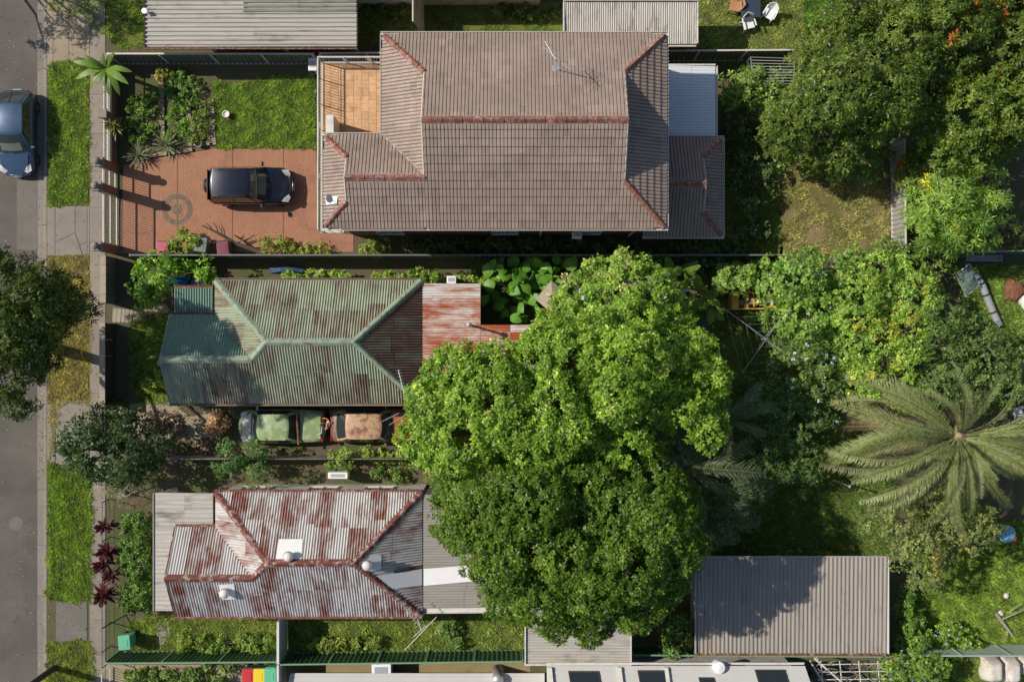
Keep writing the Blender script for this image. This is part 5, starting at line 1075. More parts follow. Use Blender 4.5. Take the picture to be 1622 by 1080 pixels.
t = thing('orange_cone', 'orange plastic tub standing between the two old cars', 'tub', P(513, 671)); c = P(513, 671, .8); MB().lathe((c.x, c.y, 0), [(.18, 0), (.27, .75), (.29, .8), (.24, .8), (.16, .1)], 16).build('shell', 'orange_plastic', t); MB().tube([(c.x - .25, c.y, .8), (c.x, c.y + .05, 1.0), (c.x + .25, c.y, .8)], .012, 5).build('handle', 'steel', t)
for lb, A, B, m_ in (('rusty timber post lying across the green car', (470, 652, 1.2), (473, 704, 1.0), 'rusty_steel'), ('thin pale pipe leaning between the old cars', (519, 668, 1.1), (511, 700, .1), 'white_paint')):
    t = thing('loose_pole', lb, 'pole', P(*B)); MB().tube([P(*A), P(*B)], .05 if m_[0] == 'r' else .025, 8).build('shaft', m_, t); MB().lathe(P(*A), [(.055, -.02), (.055, .02)], 8).build('end_cap', m_, t)
t = thing('bucket', 'white bucket on the shaded lawn of the green cottage', 'bucket', P(253, 575)); c = P(253, 575, .3); MB().lathe((c.x, c.y, .01), [(.1, 0), (.14, .28), (.13, .28), (.09, .02)], 14).build('shell', 'white_plastic', t); MB().tube([(c.x + .13 * math.cos(a), c.y, .27 + .1 * math.sin(a)) for a in [k * .5236 for k in range(7)]], .008, 4).build('handle', 'steel', t)
# yellow skip with rubble in the back yard
c = P(1195, 478, .8); t = thing('yellow_skip', 'open yellow metal bin full of rubbish among the vines', 'skip bin', (c.x, c.y, 0)); a, b, cc, d = PX(1160, .9), PX(1232, .9), PY(490, .9), PY(462, .9)
for s in ((a, b, cc, cc + .07), (a, b, d - .07, d), (a, a + .3, cc + .071, d - .071), (b - .3, b, cc + .071, d - .071)): MB().span(*s, 0, .9).build('side', 'yellow_paint', t)
for x in (a + .7, a + 1.0): MB().span(x, x + .06, cc + .08, d - .08, .8, .88).build('strap', 'yellow_paint', t)
m = MB(); [m.box((random.uniform(a + .4, b - .4), random.uniform(cc + .2, d - .2), random.uniform(.3, .75)), (random.uniform(.1, .4), random.uniform(.1, .3), random.uniform(.05, .2)), random.uniform(0, 3)) for _ in range(40)]; kind(m.build('rubble', 'stone', t), 'stuff')
MB().box((lerp(a, b, .55), lerp(cc, d, .4), .85), (1.2, .12, .05), .1).build('plank', 'log', t); MB().box((lerp(a, b, .75), lerp(cc, d, .6), .84), (.9, .1, .05), -.15).build('plank', 'rusty_steel', t)
# pointed canvas shelter beside the lean-to
c = P(870, 462, 2.2); t = thing('canvas_shelter', 'pointed beige canvas shelter top half hidden by the tree', 'tent', (c.x, c.y, 0)); pk = P(873, 444, 2.5); cn = [P(*p, 1.9) for p in ((848, 474), (878, 500), (905, 470), (884, 448))]
for i in range(4): MB().poly([pk, cn[i], cn[(i + 1) % 4]]).build('canvas_panel', 'beige_canvas', t, solid=.02); MB().tube([(cn[i].x, cn[i].y, 0), cn[i]], .025, 6).build('pole', 'steel', t)
# fallen pipe, netting cage, rusty sheet and trough in the eastern yard
t = thing('fallen_pipe', 'long pale grey duct lying on the lawn', 'pipe', P(1565, 480)); pts = [P(1546, 433, .4), P(1555, 450, .3), P(1572, 492, .2), P(1583, 516, .18)]; MB().tube(pts, [.09, .17, .17, .17], 12).build('duct', 'galvanised', t)
for k in (.45, .9, 1.4, 2.1): i = int(k); p = pts[i].lerp(pts[i + 1], k - i); d = (pts[i + 1] - pts[i]).normalized(); MB().tube([p - d * .04, p + d * .04], .19, 12).build('collar', 'dark_steel', t)
t = thing('netting_cage', 'collapsed blue grey netting cage beside the duct', 'cage', P(1533, 447)); cs = [P(*p) for p in ((1514, 434, .6), (1536, 418, 1.0), (1551, 452, .7), (1530, 470, .4))]; V = []
for i in range(9):
    for j in range(9): u, v = i / 8, j / 8; p = (cs[0] * (1 - u) + cs[1] * u) * (1 - v) + (cs[3] * (1 - u) + cs[2] * u) * v; V.append(p + Vector((0, 0, .35 * math.sin(u * 3.1) * math.sin(v * 3.1) + random.uniform(-.05, .05))))
MB().add(V, [(i * 9 + j, i * 9 + j + 1, i * 9 + j + 10, i * 9 + j + 9) for i in range(8) for j in range(8)]).build('net', 'netting', t)
for i in range(4): MB().tube([cs[i], cs[(i + 1) % 4]], .02, 5).build('frame_bar', 'galvanised', t); MB().tube([cs[i], (cs[i].x, cs[i].y, 0)], .02, 5).build('leg', 'galvanised', t)
t = thing('metal_trough', 'shallow grey metal trough under the green rail', 'trough', P(1560, 408)); a, b, cc, d = PX(1531, .5), PX(1588, .5), PY(413, .5), PY(404, .5); MB().span(a, b, cc, d, .1, .15).build('base', 'galvanised', t)
for s in ((a, b, cc, cc + .03), (a, b, d - .03, d), (a, a + .03, cc + .031, d - .031), (b - .03, b, cc + .031, d - .031)): MB().span(*s, .151, .5).build('side', 'galvanised', t)
tarp('rusty_sheet', 'rust brown sheet lying on the eastern lawn', [(1590, 452), (1600, 438), (1616, 446), (1624, 462), (1606, 480), (1592, 474)], .25, 'rusty_steel', 'sheet'); tarp('pale_sheet', 'pale grey sheet beside the rust brown one', [(1610, 475), (1640, 452), (1650, 490), (1622, 492)], .2, 'white_wall', 'sheet'); tarp('pale_sheet', 'blue grey plastic sheet behind the palm fronds', [(1604, 645), (1650, 636), (1650, 668), (1606, 666)], .3, 'white_plastic', 'sheet')
o = MB().lathe(P(1594, 845, .45), [(.05, -.42), (.28, -.36), (.42, -.12), (.42, .08), (.3, .3), (.05, .4)], 18).build('beach_ball', 'pool_blue', smooth=True); tag(o, 'big blue and white play ball by the leafy tree', 'ball'); pcs = MB().lathe(P(1603, 852, .5), [(.05, -.3), (.2, -.2), (.24, 0), (.15, .18), (.03, .22)], 12).build('patch', 'red_fabric', o, smooth=True)
# boulder: lumpy, in three cracked blocks
t = thing('boulder', 'big white cracked boulder behind the grey green fence', 'rock', P(1585, 1062)); rr = random.Random(3)
for k, (xa, xb_, ya, yb_) in enumerate(((1551, 1582, 1039, 1078), (1583, 1610, 1039, 1080), (1611, 1660, 1039, 1070))):
    V = []; nx_, ny_ = 9, 8
    for i in range(nx_):
        for j in range(ny_):
            u, v = i / (nx_ - 1), j / (ny_ - 1); e = min(u, 1 - u, v, 1 - v) * 2; bend = 3 * math.sin(v * 7 + k); p = P(lerp(xa, xb_, u) + bend * (0 if 0 < i < nx_ - 1 else .6), lerp(ya, yb_ - 5 * (u - .5) ** 2 * 4, v)); V.append((p.x, p.y, .02 + .75 * min(1, e * 2.5) ** .5 + rr.uniform(-.05, .05) * (e > 0)))
    MB().add(V, [(i * ny_ + j, i * ny_ + j + 1, (i + 1) * ny_ + j + 1, (i + 1) * ny_ + j) for i in range(nx_ - 1) for j in range(ny_ - 1)]).build('rock_block', 'rock', t, smooth=True)
for lb, x, y_ in (('small white stone in the tall grass', 1594, 943), ('small white stone beside the dead log', 1585, 971), ('pale pink stone among the plumbago', 1491, 1002)):
    r = random.Random(x); V = [Vector((math.cos(a) * math.cos(e_), math.sin(a) * math.cos(e_), math.sin(e_) * .7 + .5)) * .16 * r.uniform(.75, 1.15) for e_ in (-.6, 0, .6, 1.2) for a in [k * .785 for k in range(8)]]; c = P(x, y_, .1); m = MB().add([v + Vector((c.x, c.y, .05)) for v in V], [(i * 8 + j, i * 8 + (j + 1) % 8, (i + 1) * 8 + (j + 1) % 8, (i + 1) * 8 + j) for i in range(3) for j in range(8)] + [tuple(range(24, 32))]); tag(m.build('stone', 'rock', smooth=True), lb, 'stone')
t = thing('dead_log', 'dead pale branch lying in the tall grass', 'branch', P(1592, 985)); MB().tube([P(1578, 972, .25), P(1592, 990, .2), P(1604, 1006, .2)], [.09, .08, .05], 8).build('limb', 'bark_pale', t)
for A, B in (((1585, 982, .25), (1622, 965, .6)), ((1598, 998, .2), (1590, 1016, .5)), ((1600, 968, .4), (1616, 956, .5))): MB().tube([P(*A), P(*B)], [.04, .015], 6).build('twig', 'bark_pale', t)
# timber trellis frame with dead vine stems at the bottom edge
t = thing('pergola', 'white bar pergola frame overgrown with dead vine stems', 'pergola', P(1350, 1062)); z = 1.9
for i in range(5): A, B = P(1300 + i * 30, 1046, z), P(1306 + i * 30, 1110, z); MB().tube([A, B], .025, 5).build('bar', 'white_paint', t)
for y_ in (1052, 1064, 1076): MB().tube([P(1295, y_, z + .03), P(1440, y_ - 2, z + .03)], .025, 5).build('bar', 'white_paint', t)
MB().tube([P(1290, 1042, z), P(1345, 1090, z)], .05, 6).build('bar', 'white_paint', t); MB().tube([P(1283, 1046, z), P(1310, 1090, z)], .04, 6).build('bar', 'white_paint', t)
for x in (1300, 1430):
    for y_ in (1048, 1095): p = P(x, y_, z); MB().tube([(p.x, p.y, 0), p], .04, 6).build('post', 'white_paint', t)
MB().lathe(P(1288, 1071, .7), [(.09, -.6), (.14, -.1), (.15, 0), (.11, 0)], 14).build('pot', 'dark_steel', t)
rr = random.Random(5)
for i in range(26):
    x, y_ = rr.uniform(1300, 1420), rr.uniform(1046, 1082); pts = [P(x, y_, z + .1)]
    for k in range(3): x += rr.uniform(-14, 14); y_ += rr.uniform(-8, 8); pts.append(P(x, y_, z + rr.uniform(0, .4)))
    MB().tube(pts, [.02, .016, .012, .006], 5).build('stem', 'bark_pale', t)
# ---------------------------------------------------------------- vegetation
def unit(v): return v / np.maximum(np.linalg.norm(v, axis=1, keepdims=True), 1e-9)
def rosettes(T, Nn, L, w, k, tilt, rng):
    """k leaves round every twig tip; returns (n*k*4,3)"""
    n = len(T); ref = np.where(np.abs(Nn[:, 2:3]) < .9, np.array([[0, 0, 1.]]), np.array([[1., 0, 0]]))
    a1 = unit(np.cross(Nn, ref)); a2 = np.cross(Nn, a1)
    ang = rng.uniform(0, 6.283, (n, 1)) + np.arange(k) * 6.283 / k + rng.normal(0, .35, (n, k))
    tl = tilt + rng.normal(0, .3, (n, k))
    d = (np.cos(ang)[..., None] * a1[:, None] + np.sin(ang)[..., None] * a2[:, None]) * np.cos(tl)[..., None] + Nn[:, None] * np.sin(tl)[..., None]
    Lk = L * rng.uniform(.65, 1.25, (n, k, 1)); s = np.cross(d, Nn[:, None]); s /= np.maximum(np.linalg.norm(s, axis=2, keepdims=True), 1e-6)
    b = T[:, None] + d * Lk * .06; tip = T[:, None] + d * Lk; tip[..., 2] -= .18 * Lk[..., 0]
    mid = T[:, None] + d * Lk * .5 + Nn[:, None] * Lk * .06; ww = w * Lk / L * .5
    return np.stack([b, mid + s * ww, tip, mid - s * ww], 2).reshape(-1, 3)
def sph(n, rng, zmin=-1.0):
    z = rng.uniform(zmin, 1, n); a = rng.uniform(0, 6.283, n); r = np.sqrt(1 - z * z); return np.stack([r * np.cos(a), r * np.sin(a), z], 1)
def to_world(px, py, z): k = (CAM_H - z) / CAM_H / PXM; return np.stack([(px - 811) * k, (540 - py) * k, z], 1)
def canopy(poly, zlo, zhi, lobe=1.25, sp=1.35, leaf=(.17, .075), k=5, tilt=.35, clump=.36, cs=.5, tips=13, c1=(.06, .12, .015), c2=(.12, .2, .03), seed=1, hole=0.0, dome=None, c3=None, f3=.0, under=.5, gain=2.0):
    """lobes filling the outline seen in the photograph, clumps of twigs over each lobe, leaves round every twig tip.
    Returns leaf vertices, leaf colours and the lobes"""
    rng = np.random.default_rng(seed); xs = [p[0] for p in poly]; ys = [p[1] for p in poly]
    D = dome or max(1.2, .42 * min(max(xs) - min(xs), max(ys) - min(ys)) / PXM); cand = 2500
    px = rng.uniform(min(xs), max(xs), cand); py = rng.uniform(min(ys), max(ys), cand); ok = inside(px, py, poly); px, py = px[ok], py[ok]; ds = edge_dist(px, py, poly) / PXM
    keep = []; need = lobe * .55
    for i in range(len(px)):
        if ds[i] < need * rng.uniform(.5, 1.1): continue
        if all((px[i] - px[j]) ** 2 + (py[i] - py[j]) ** 2 > (sp * PXM) ** 2 for j in keep): keep.append(i)
    px, py, ds = px[keep], py[keep], ds[keep]; n = len(px)
    if not n: px, py, ds, n = np.array([np.mean(xs)]), np.array([np.mean(ys)]), np.array([.5]), 1
    h = np.clip(ds / D, 0, 1); zc = zlo + (zhi - zlo) * np.sqrt(1 - (1 - h) ** 2) - lobe + rng.normal(0, .32 * lobe, n); drop = rng.random(n) < hole; zc[drop] -= 1.5; zc = np.maximum(zc, .25)
    C = to_world(px, py, zc); r = np.minimum(lobe * rng.uniform(.72, 1.2, n), np.maximum(ds * 1.15, lobe * .5))
    # a lower rank of lobes gives the crown its depth
    if under:
        m = rng.random(n) < under; C2 = C[m] + rng.normal(0, .35 * lobe, (m.sum(), 3)) - np.array([0, 0, 1.5 * lobe]); ok2 = C2[:, 2] > .3; C = np.vstack([C, C2[ok2]]); r = np.concatenate([r, r[m][ok2] * .9])
    Q, QN, QT = [], [], []
    for i in range(len(C)):
        nc = max(6, int(4 * math.pi * r[i] ** 2 * .72 / cs ** 2)); u = sph(nc, rng, -.35); q_ = C[i] + u * r[i] * rng.uniform(.78, 1.06, (nc, 1)) * np.array([1, 1, .9])
        Q.append(q_); QN.append(u)
    Q = np.vstack(Q); QN = np.vstack(QN); ins = np.zeros(len(Q), int)
    for i in range(len(C)): ins += (((Q - C[i]) ** 2).sum(1) < (r[i] * .74) ** 2)
    ok = (ins == 0) & (Q[:, 2] > .12); Q, QN = Q[ok], QN[ok]; nq = len(Q); tone = np.clip(rng.normal(.5, .24, nq), 0, 1); third = rng.random(nq) < f3
    cr = clump * rng.uniform(.7, 1.25, nq); T = []; idx = np.repeat(np.arange(nq), tips); u = unit(sph(len(idx), rng, -.5) + .5 * QN[idx]); T = Q[idx] + u * cr[idx][:, None] * rng.uniform(.5, 1.05, (len(idx), 1))
    N_ = unit(u + .35 * QN[idx] + np.array([0, 0, .45]) + rng.normal(0, .25, (len(idx), 3)))
    ok = T[:, 2] > .06; T, N_, idx = T[ok], N_[ok], idx[ok]
    V = rosettes(T, N_, leaf[0], leaf[1], k, tilt, rng); il = np.repeat(idx, k); tt = np.clip(tone[il] + rng.normal(0, .22, len(il)), 0, 1)[:, None]
    col = np.array(c1) * (1 - tt) + np.array(c2) * tt
    if c3 is not None: mm = third[il] & (rng.random(len(il)) < .7); col[mm] = np.array(c3) * rng.uniform(.7, 1.3, (mm.sum(), 1))
    col *= np.exp(rng.normal(0, .28, (len(il), 1))) * gain; pale = rng.random(len(il)) < .06; col[pale] = col[pale] * .5 + np.array([.22, .25, .16])
    return V, col, C, r
def petals(V, frac, cols, size, rng):
    """flowers on a share of the leaf tips"""
    tipv = V.reshape(-1, 4, 3)[:, 2]; pick = rng.random(len(tipv)) < frac; p = tipv[pick] + np.array([0, 0, .03]); n = len(p)
    if not n: return None, None
    N_ = unit(rng.normal(0, .4, (n, 3)) + np.array([0, 0, 1.])); W_ = rosettes(p, N_, size, size * .8, 4, .1, rng); c = np.array(cols)[rng.integers(0, len(cols), n)]; return W_, np.repeat(c, 4, 0)
def plant(name, label, cat, poly, zlo, zhi, trunk=None, tr=.16, bark='bark', group=None, flowers=None, limbs=9, **kw):
    V, col, C, r = canopy(poly, zlo, zhi, **kw); rng = np.random.default_rng(kw.get('seed', 1) + 99); base = C[:, :2].mean(0) if trunk is None else np.array(P(*trunk)[:2])
    t = thing(name, label, cat, (base[0], base[1], 0), group=group)
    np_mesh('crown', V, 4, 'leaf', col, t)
    if flowers:
        W_, fc = petals(V, flowers[0], flowers[1], flowers[2], rng)
        if W_ is not None: np_mesh('blossom', W_, 4, 'petal', fc, t)
    zt = max(.3, C[:, 2].mean() * .55); b0 = Vector((base[0], base[1], 0)); fork = Vector((base[0] + .02, base[1] + .03, zt))
    MB().tube([b0, b0.lerp(fork, .5) + Vector((.04 * tr, .05, 0)), fork], [tr * 1.25, tr, tr * .8], 10).build('trunk', bark, t, smooth=True)
    order = rng.permutation(len(C))[:limbs]; m = MB()
    for i in order: e = Vector(C[i]); mid = fork.lerp(e, .5) + Vector((rng.normal(0, .15), rng.normal(0, .15), .15 * (e - fork).length)); m.tube([fork, mid, e, e + Vector((rng.normal(0, .2), rng.normal(0, .2), r[i] * .6))], [tr * .55, tr * .36, tr * .2, tr * .07], 6)
    m.build('limbs', bark, t)
    return t
# --- the two big trees and their neighbours
plant('broadleaf_tree', 'huge bright green tree in the middle back yard', 'tree', [(646, 705), (652, 640), (690, 575), (750, 543), (830, 548), (842, 505), (900, 478), (1000, 490), (1095, 500), (1128, 560), (1150, 625), (1150, 690), (1110, 705), (1075, 660), (1050, 690), (1020, 735), (960, 730), (905, 748), (830, 730), (700, 748), (660, 735)], 4.6, 9.4, (900, 640), .42, seed=2, lobe=1.3, sp=1.3, c1=(.05, .105, .01), c2=(.16, .235, .026), leaf=(.17, .08), tips=15, limbs=22, hole=.2, under=.9, cs=.46, clump=.33, c3=(.2, .26, .05), f3=.12)
plant('broadleaf_tree', 'huge darker green tree shading the white carport', 'tree', [(676, 770), (720, 752), (830, 738), (905, 752), (1000, 742), (1075, 752), (1108, 800), (1112, 865), (1062, 955), (1000, 1003), (920, 1012), (830, 990), (770, 955), (738, 890), (690, 830)], 4.6, 10.6, (905, 830), .42, seed=3, gain=1.5, lobe=1.2, sp=1.35, c1=(.035, .08, .008), c2=(.11, .17, .016), leaf=(.16, .075), tips=15, limbs=22, hole=.16, under=1.0, cs=.46, clump=.32)
plant('vine_covered_tree', 'pale yellow green vine mass with mauve flowers behind the big tree', 'shrub', [(880, 472), (915, 430), (960, 412), (1035, 414), (1052, 450), (1100, 500), (1040, 525), (930, 515)], 2.5, 6.2, (990, 460), .2, seed=4, c1=(.07, .14, .018), c2=(.18, .25, .04), c3=(.22, .22, .08), f3=.08, leaf=(.17, .09), flowers=(.002, [(.4, .36, .55), (.5, .42, .45)], .12), lobe=1.0, sp=1.1)
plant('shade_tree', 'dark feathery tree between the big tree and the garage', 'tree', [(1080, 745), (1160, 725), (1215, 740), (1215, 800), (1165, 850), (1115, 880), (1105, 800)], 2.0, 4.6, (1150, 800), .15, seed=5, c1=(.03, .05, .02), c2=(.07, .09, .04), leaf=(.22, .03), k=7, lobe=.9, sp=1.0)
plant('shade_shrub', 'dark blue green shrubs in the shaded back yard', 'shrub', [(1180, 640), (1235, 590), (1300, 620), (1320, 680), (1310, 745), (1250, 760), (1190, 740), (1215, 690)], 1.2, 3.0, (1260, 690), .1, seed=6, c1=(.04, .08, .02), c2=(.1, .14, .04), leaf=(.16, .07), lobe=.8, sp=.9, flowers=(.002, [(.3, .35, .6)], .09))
plant('vine_thicket', 'green vine thicket over the back of the yellow skip', 'shrub', [(1138, 445), (1200, 425), (1240, 402), (1360, 398), (1335, 470), (1330, 560), (1290, 570), (1240, 500), (1232, 475), (1205, 474), (1190, 466), (1140, 464)], 1.5, 3.4, (1290, 470), .12, seed=7, gain=2.4, c1=(.055, .11, .018), c2=(.14, .2, .04), c3=(.2, .2, .05), f3=.05, leaf=(.17, .11), lobe=.85, sp=.95, flowers=(.003, [(.4, .42, .6)], .1), tips=11)
plant('plumbago_bush', 'bush with pale blue flowers beside the clothes hoist', 'bush', [(1215, 560), (1270, 540), (1330, 560), (1325, 610), (1300, 640), (1255, 625), (1230, 600)], 1.6, 3.5, (1280, 590), .1, seed=8, c1=(.05, .09, .02), c2=(.13, .18, .04), leaf=(.13, .06), lobe=.75, sp=.85, flowers=(.008, [(.36, .42, .62), (.46, .5, .65)], .1), tips=11)
plant('yellow_shrub', 'wide yellowing shrub left of the palm', 'shrub', [(1320, 470), (1360, 405), (1468, 400), (1475, 500), (1472, 600), (1440, 650), (1380, 625), (1330, 590), (1310, 530)], 2.0, 4.4, (1400, 540), .2, seed=9, gain=2.5, c1=(.06, .11, .018), c2=(.16, .22, .035), c3=(.2, .19, .03), f3=.12, leaf=(.15, .08), lobe=.95, sp=1.05, tips=12)
plant('evergreen_shrub', 'dense dark evergreen shrub above the palm crown', 'shrub', [(1478, 470), (1500, 480), (1540, 505), (1600, 545), (1660, 560), (1660, 640), (1590, 640), (1500, 650), (1478, 620), (1474, 540)], 3.4, 5.6, (1545, 580), .2, seed=10, c1=(.035, .065, .015), c2=(.09, .125, .03), leaf=(.15, .08), lobe=.95, sp=1.0, tips=12)
plant('corner_shrub', 'shrub clump at the corner of the pale metal fence', 'shrub', [(1360, 405), (1385, 370), (1440, 368), (1490, 385), (1500, 420), (1500, 470), (1475, 480), (1470, 410)], 1.2, 3.0, (1450, 400), .1, seed=11, c1=(.05, .09, .018), c2=(.13, .17, .04), leaf=(.16, .08), lobe=.75, sp=.85, flowers=(.003, [(.4, .42, .6)], .1), tips=11)
plant('broadleaf_tree', 'broad dark green tree at the top right', 'tree', [(1228, 180), (1262, 90), (1318, 15), (1400, -40), (1455, -20), (1490, 60), (1482, 165), (1432, 228), (1345, 212), (1262, 250), (1230, 225)], 3.4, 7.4, (1360, 110), .3, seed=12, lobe=1.2, sp=1.25, gain=1.5, c1=(.035, .07, .01), c2=(.125, .165, .024), leaf=(.2, .07), k=7, tilt=.25, limbs=12, tips=10, hole=.2)
plant('flame_tree', 'tree with orange red flower spikes in the top right corner', 'tree', [(1452, -50), (1680, -50), (1680, 110), (1560, 115), (1495, 130), (1480, 60)], 3.2, 7.0, (1580, 40), .26, seed=13, lobe=1.2, sp=1.25, gain=1.5, c1=(.035, .07, .01), c2=(.125, .16, .024), leaf=(.22, .075), k=7, tilt=.25, c3=(.5, .13, .02), f3=.035, tips=10, hole=.2)
plant('broadleaf_tree', 'spreading tree hanging over the dark yard at right', 'tree', [(1495, 150), (1560, 118), (1680, 100), (1680, 200), (1600, 245), (1530, 275), (1462, 255), (1478, 205)], 3.0, 6.2, (1580, 180), .26, seed=14, lobe=1.1, sp=1.2, gain=1.6, c1=(.045, .085, .01), c2=(.14, .18, .024), leaf=(.2, .075), k=6, tips=10, c3=(.35, .12, .03), f3=.015, hole=.15)
plant('leafy_bush', 'mixed bright green bushes under the top right tree', 'bush', [(1218, 205), (1270, 235), (1340, 235), (1410, 240), (1412, 268), (1335, 285), (1280, 265), (1232, 262)], .8, 2.2, (1310, 250), .09, seed=15, c1=(.055, .11, .02), c2=(.15, .2, .045), leaf=(.19, .1), lobe=.7, sp=.8, tips=10)
plant('star_leaf_tree', 'light green tree with long star shaped leaf whorls', 'tree', [(1440, 290), (1480, 268), (1540, 255), (1588, 275), (1600, 320), (1575, 355), (1568, 390), (1500, 402), (1445, 380)], 2.2, 4.6, (1515, 330), .16, seed=16, lobe=1.0, sp=1.1, c1=(.07, .13, .02), c2=(.16, .23, .04), leaf=(.34, .06), k=9, tilt=.15, tips=5, cs=.55, c3=(.4, .33, .03), f3=.02)
plant('sparse_bush', 'sparse yellow leafed bush at the right edge', 'bush', [(1588, 350), (1640, 335), (1640, 395), (1590, 398)], .6, 1.6, (1610, 375), .06, seed=17, c1=(.1, .13, .03), c2=(.22, .22, .06), leaf=(.2, .08), lobe=.6, sp=.8, tips=4)
plant('leafy_bush', 'leafy bush behind the pale patio roof', 'bush', [(1136, 128), (1180, 108), (1240, 100), (1256, 150), (1225, 180), (1180, 170), (1136, 172)], .6, 1.7, (1190, 145), .06, seed=18, c1=(.06, .11, .02), c2=(.16, .21, .05), leaf=(.22, .1), lobe=.6, sp=.7, tips=8)
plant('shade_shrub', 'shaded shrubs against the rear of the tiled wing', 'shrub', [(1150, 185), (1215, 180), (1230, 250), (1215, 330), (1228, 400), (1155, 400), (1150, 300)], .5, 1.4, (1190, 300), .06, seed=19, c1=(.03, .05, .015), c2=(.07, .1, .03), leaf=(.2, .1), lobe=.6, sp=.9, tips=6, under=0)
# --- street and front gardens
plant('street_tree', 'dark dense street tree overhanging the road', 'tree', [(-130, 430), (-60, 392), (0, 412), (50, 420), (90, 442), (118, 455), (145, 495), (128, 505), (100, 500), (88, 560), (62, 598), (50, 650), (15, 690), (-5, 688), (-28, 590), (-130, 500)], 3.2, 11.0, (70, 548), .26, seed=20, dome=3.6, lobe=1.05, sp=1.1, gain=1.5, c1=(.022, .045, .007), c2=(.08, .105, .016), leaf=(.2, .06), k=6, limbs=12, tips=12)
plant('street_tree', 'tree beyond the top left corner that dapples the long shed front', 'tree', [(-130, -130), (-60, -130), (-30, -80), (-40, -30), (-90, -20), (-140, -60)], 3.0, 6.0, (-70, -60), .15, seed=25, lobe=.9, sp=1.3, c1=(.05, .08, .012), c2=(.1, .13, .02), leaf=(.2, .07), tips=6)
plant('dark_leaf_tree', 'small dark leaved tree on the footpath corner', 'tree', [(78, 745), (100, 700), (112, 680), (150, 655), (190, 648), (240, 655), (268, 690), (262, 738), (225, 760), (180, 765), (125, 762)], 1.6, 3.3, (190, 712), .12, seed=21, lobe=.8, sp=1.05, c1=(.012, .036, .008), c2=(.04, .07, .02), leaf=(.24, .09), k=4, tips=7, limbs=16, cs=.5, gain=1.7)
plant('dry_twiggy_shrub', 'dry grey twiggy shrub beside the footpath', 'shrub', [(150, 762), (240, 752), (245, 792), (200, 800), (160, 790)], .8, 1.8, (195, 780), .07, bark='bark_pale', seed=22, lobe=.6, sp=.8, c1=(.12, .11, .08), c2=(.25, .22, .16), leaf=(.16, .02), k=5, tips=6, limbs=14)
plant('round_tree', 'round green tree over the boundary fence beside the green car', 'tree', [(348, 715), (372, 692), (395, 684), (415, 700), (432, 735), (425, 758), (385, 762), (352, 752)], 1.5, 3.0, (392, 728), .1, seed=23, lobe=.75, sp=.8, c1=(.03, .075, .02), c2=(.08, .14, .035), leaf=(.14, .07), tips=12)
plant('corner_bush', 'bright green bush at the front corner of the cottage garden', 'bush', [(208, 440), (222, 415), (262, 408), (330, 412), (352, 425), (330, 438), (285, 436), (268, 455), (266, 472), (240, 482), (210, 474)], 1.0, 2.4, (245, 445), .08, seed=24, lobe=.7, sp=.75, c1=(.06, .13, .015), c2=(.15, .235, .03), leaf=(.2, .11), tips=10)
for i, (pl, lb) in enumerate((([(440, 438), (520, 432), (560, 436), (560, 444), (450, 444)], 'weeds along the north eave of the green cottage'), ([(580, 437), (662, 430), (700, 430), (698, 446), (590, 444)], 'taller weeds by the corner of the lean-to'), ([(725, 432), (770, 436), (775, 452), (765, 462), (762, 447), (726, 446)], 'weeds behind the white box unit'))):
    plant('weed_clump', lb, 'weeds', pl, .4, 1.2, None, .03, seed=30 + i, lobe=.32, sp=.4, cs=.3, clump=.2, c1=(.08, .14, .02), c2=(.2, .25, .05), leaf=(.17, .09), tips=7, under=0, limbs=5)
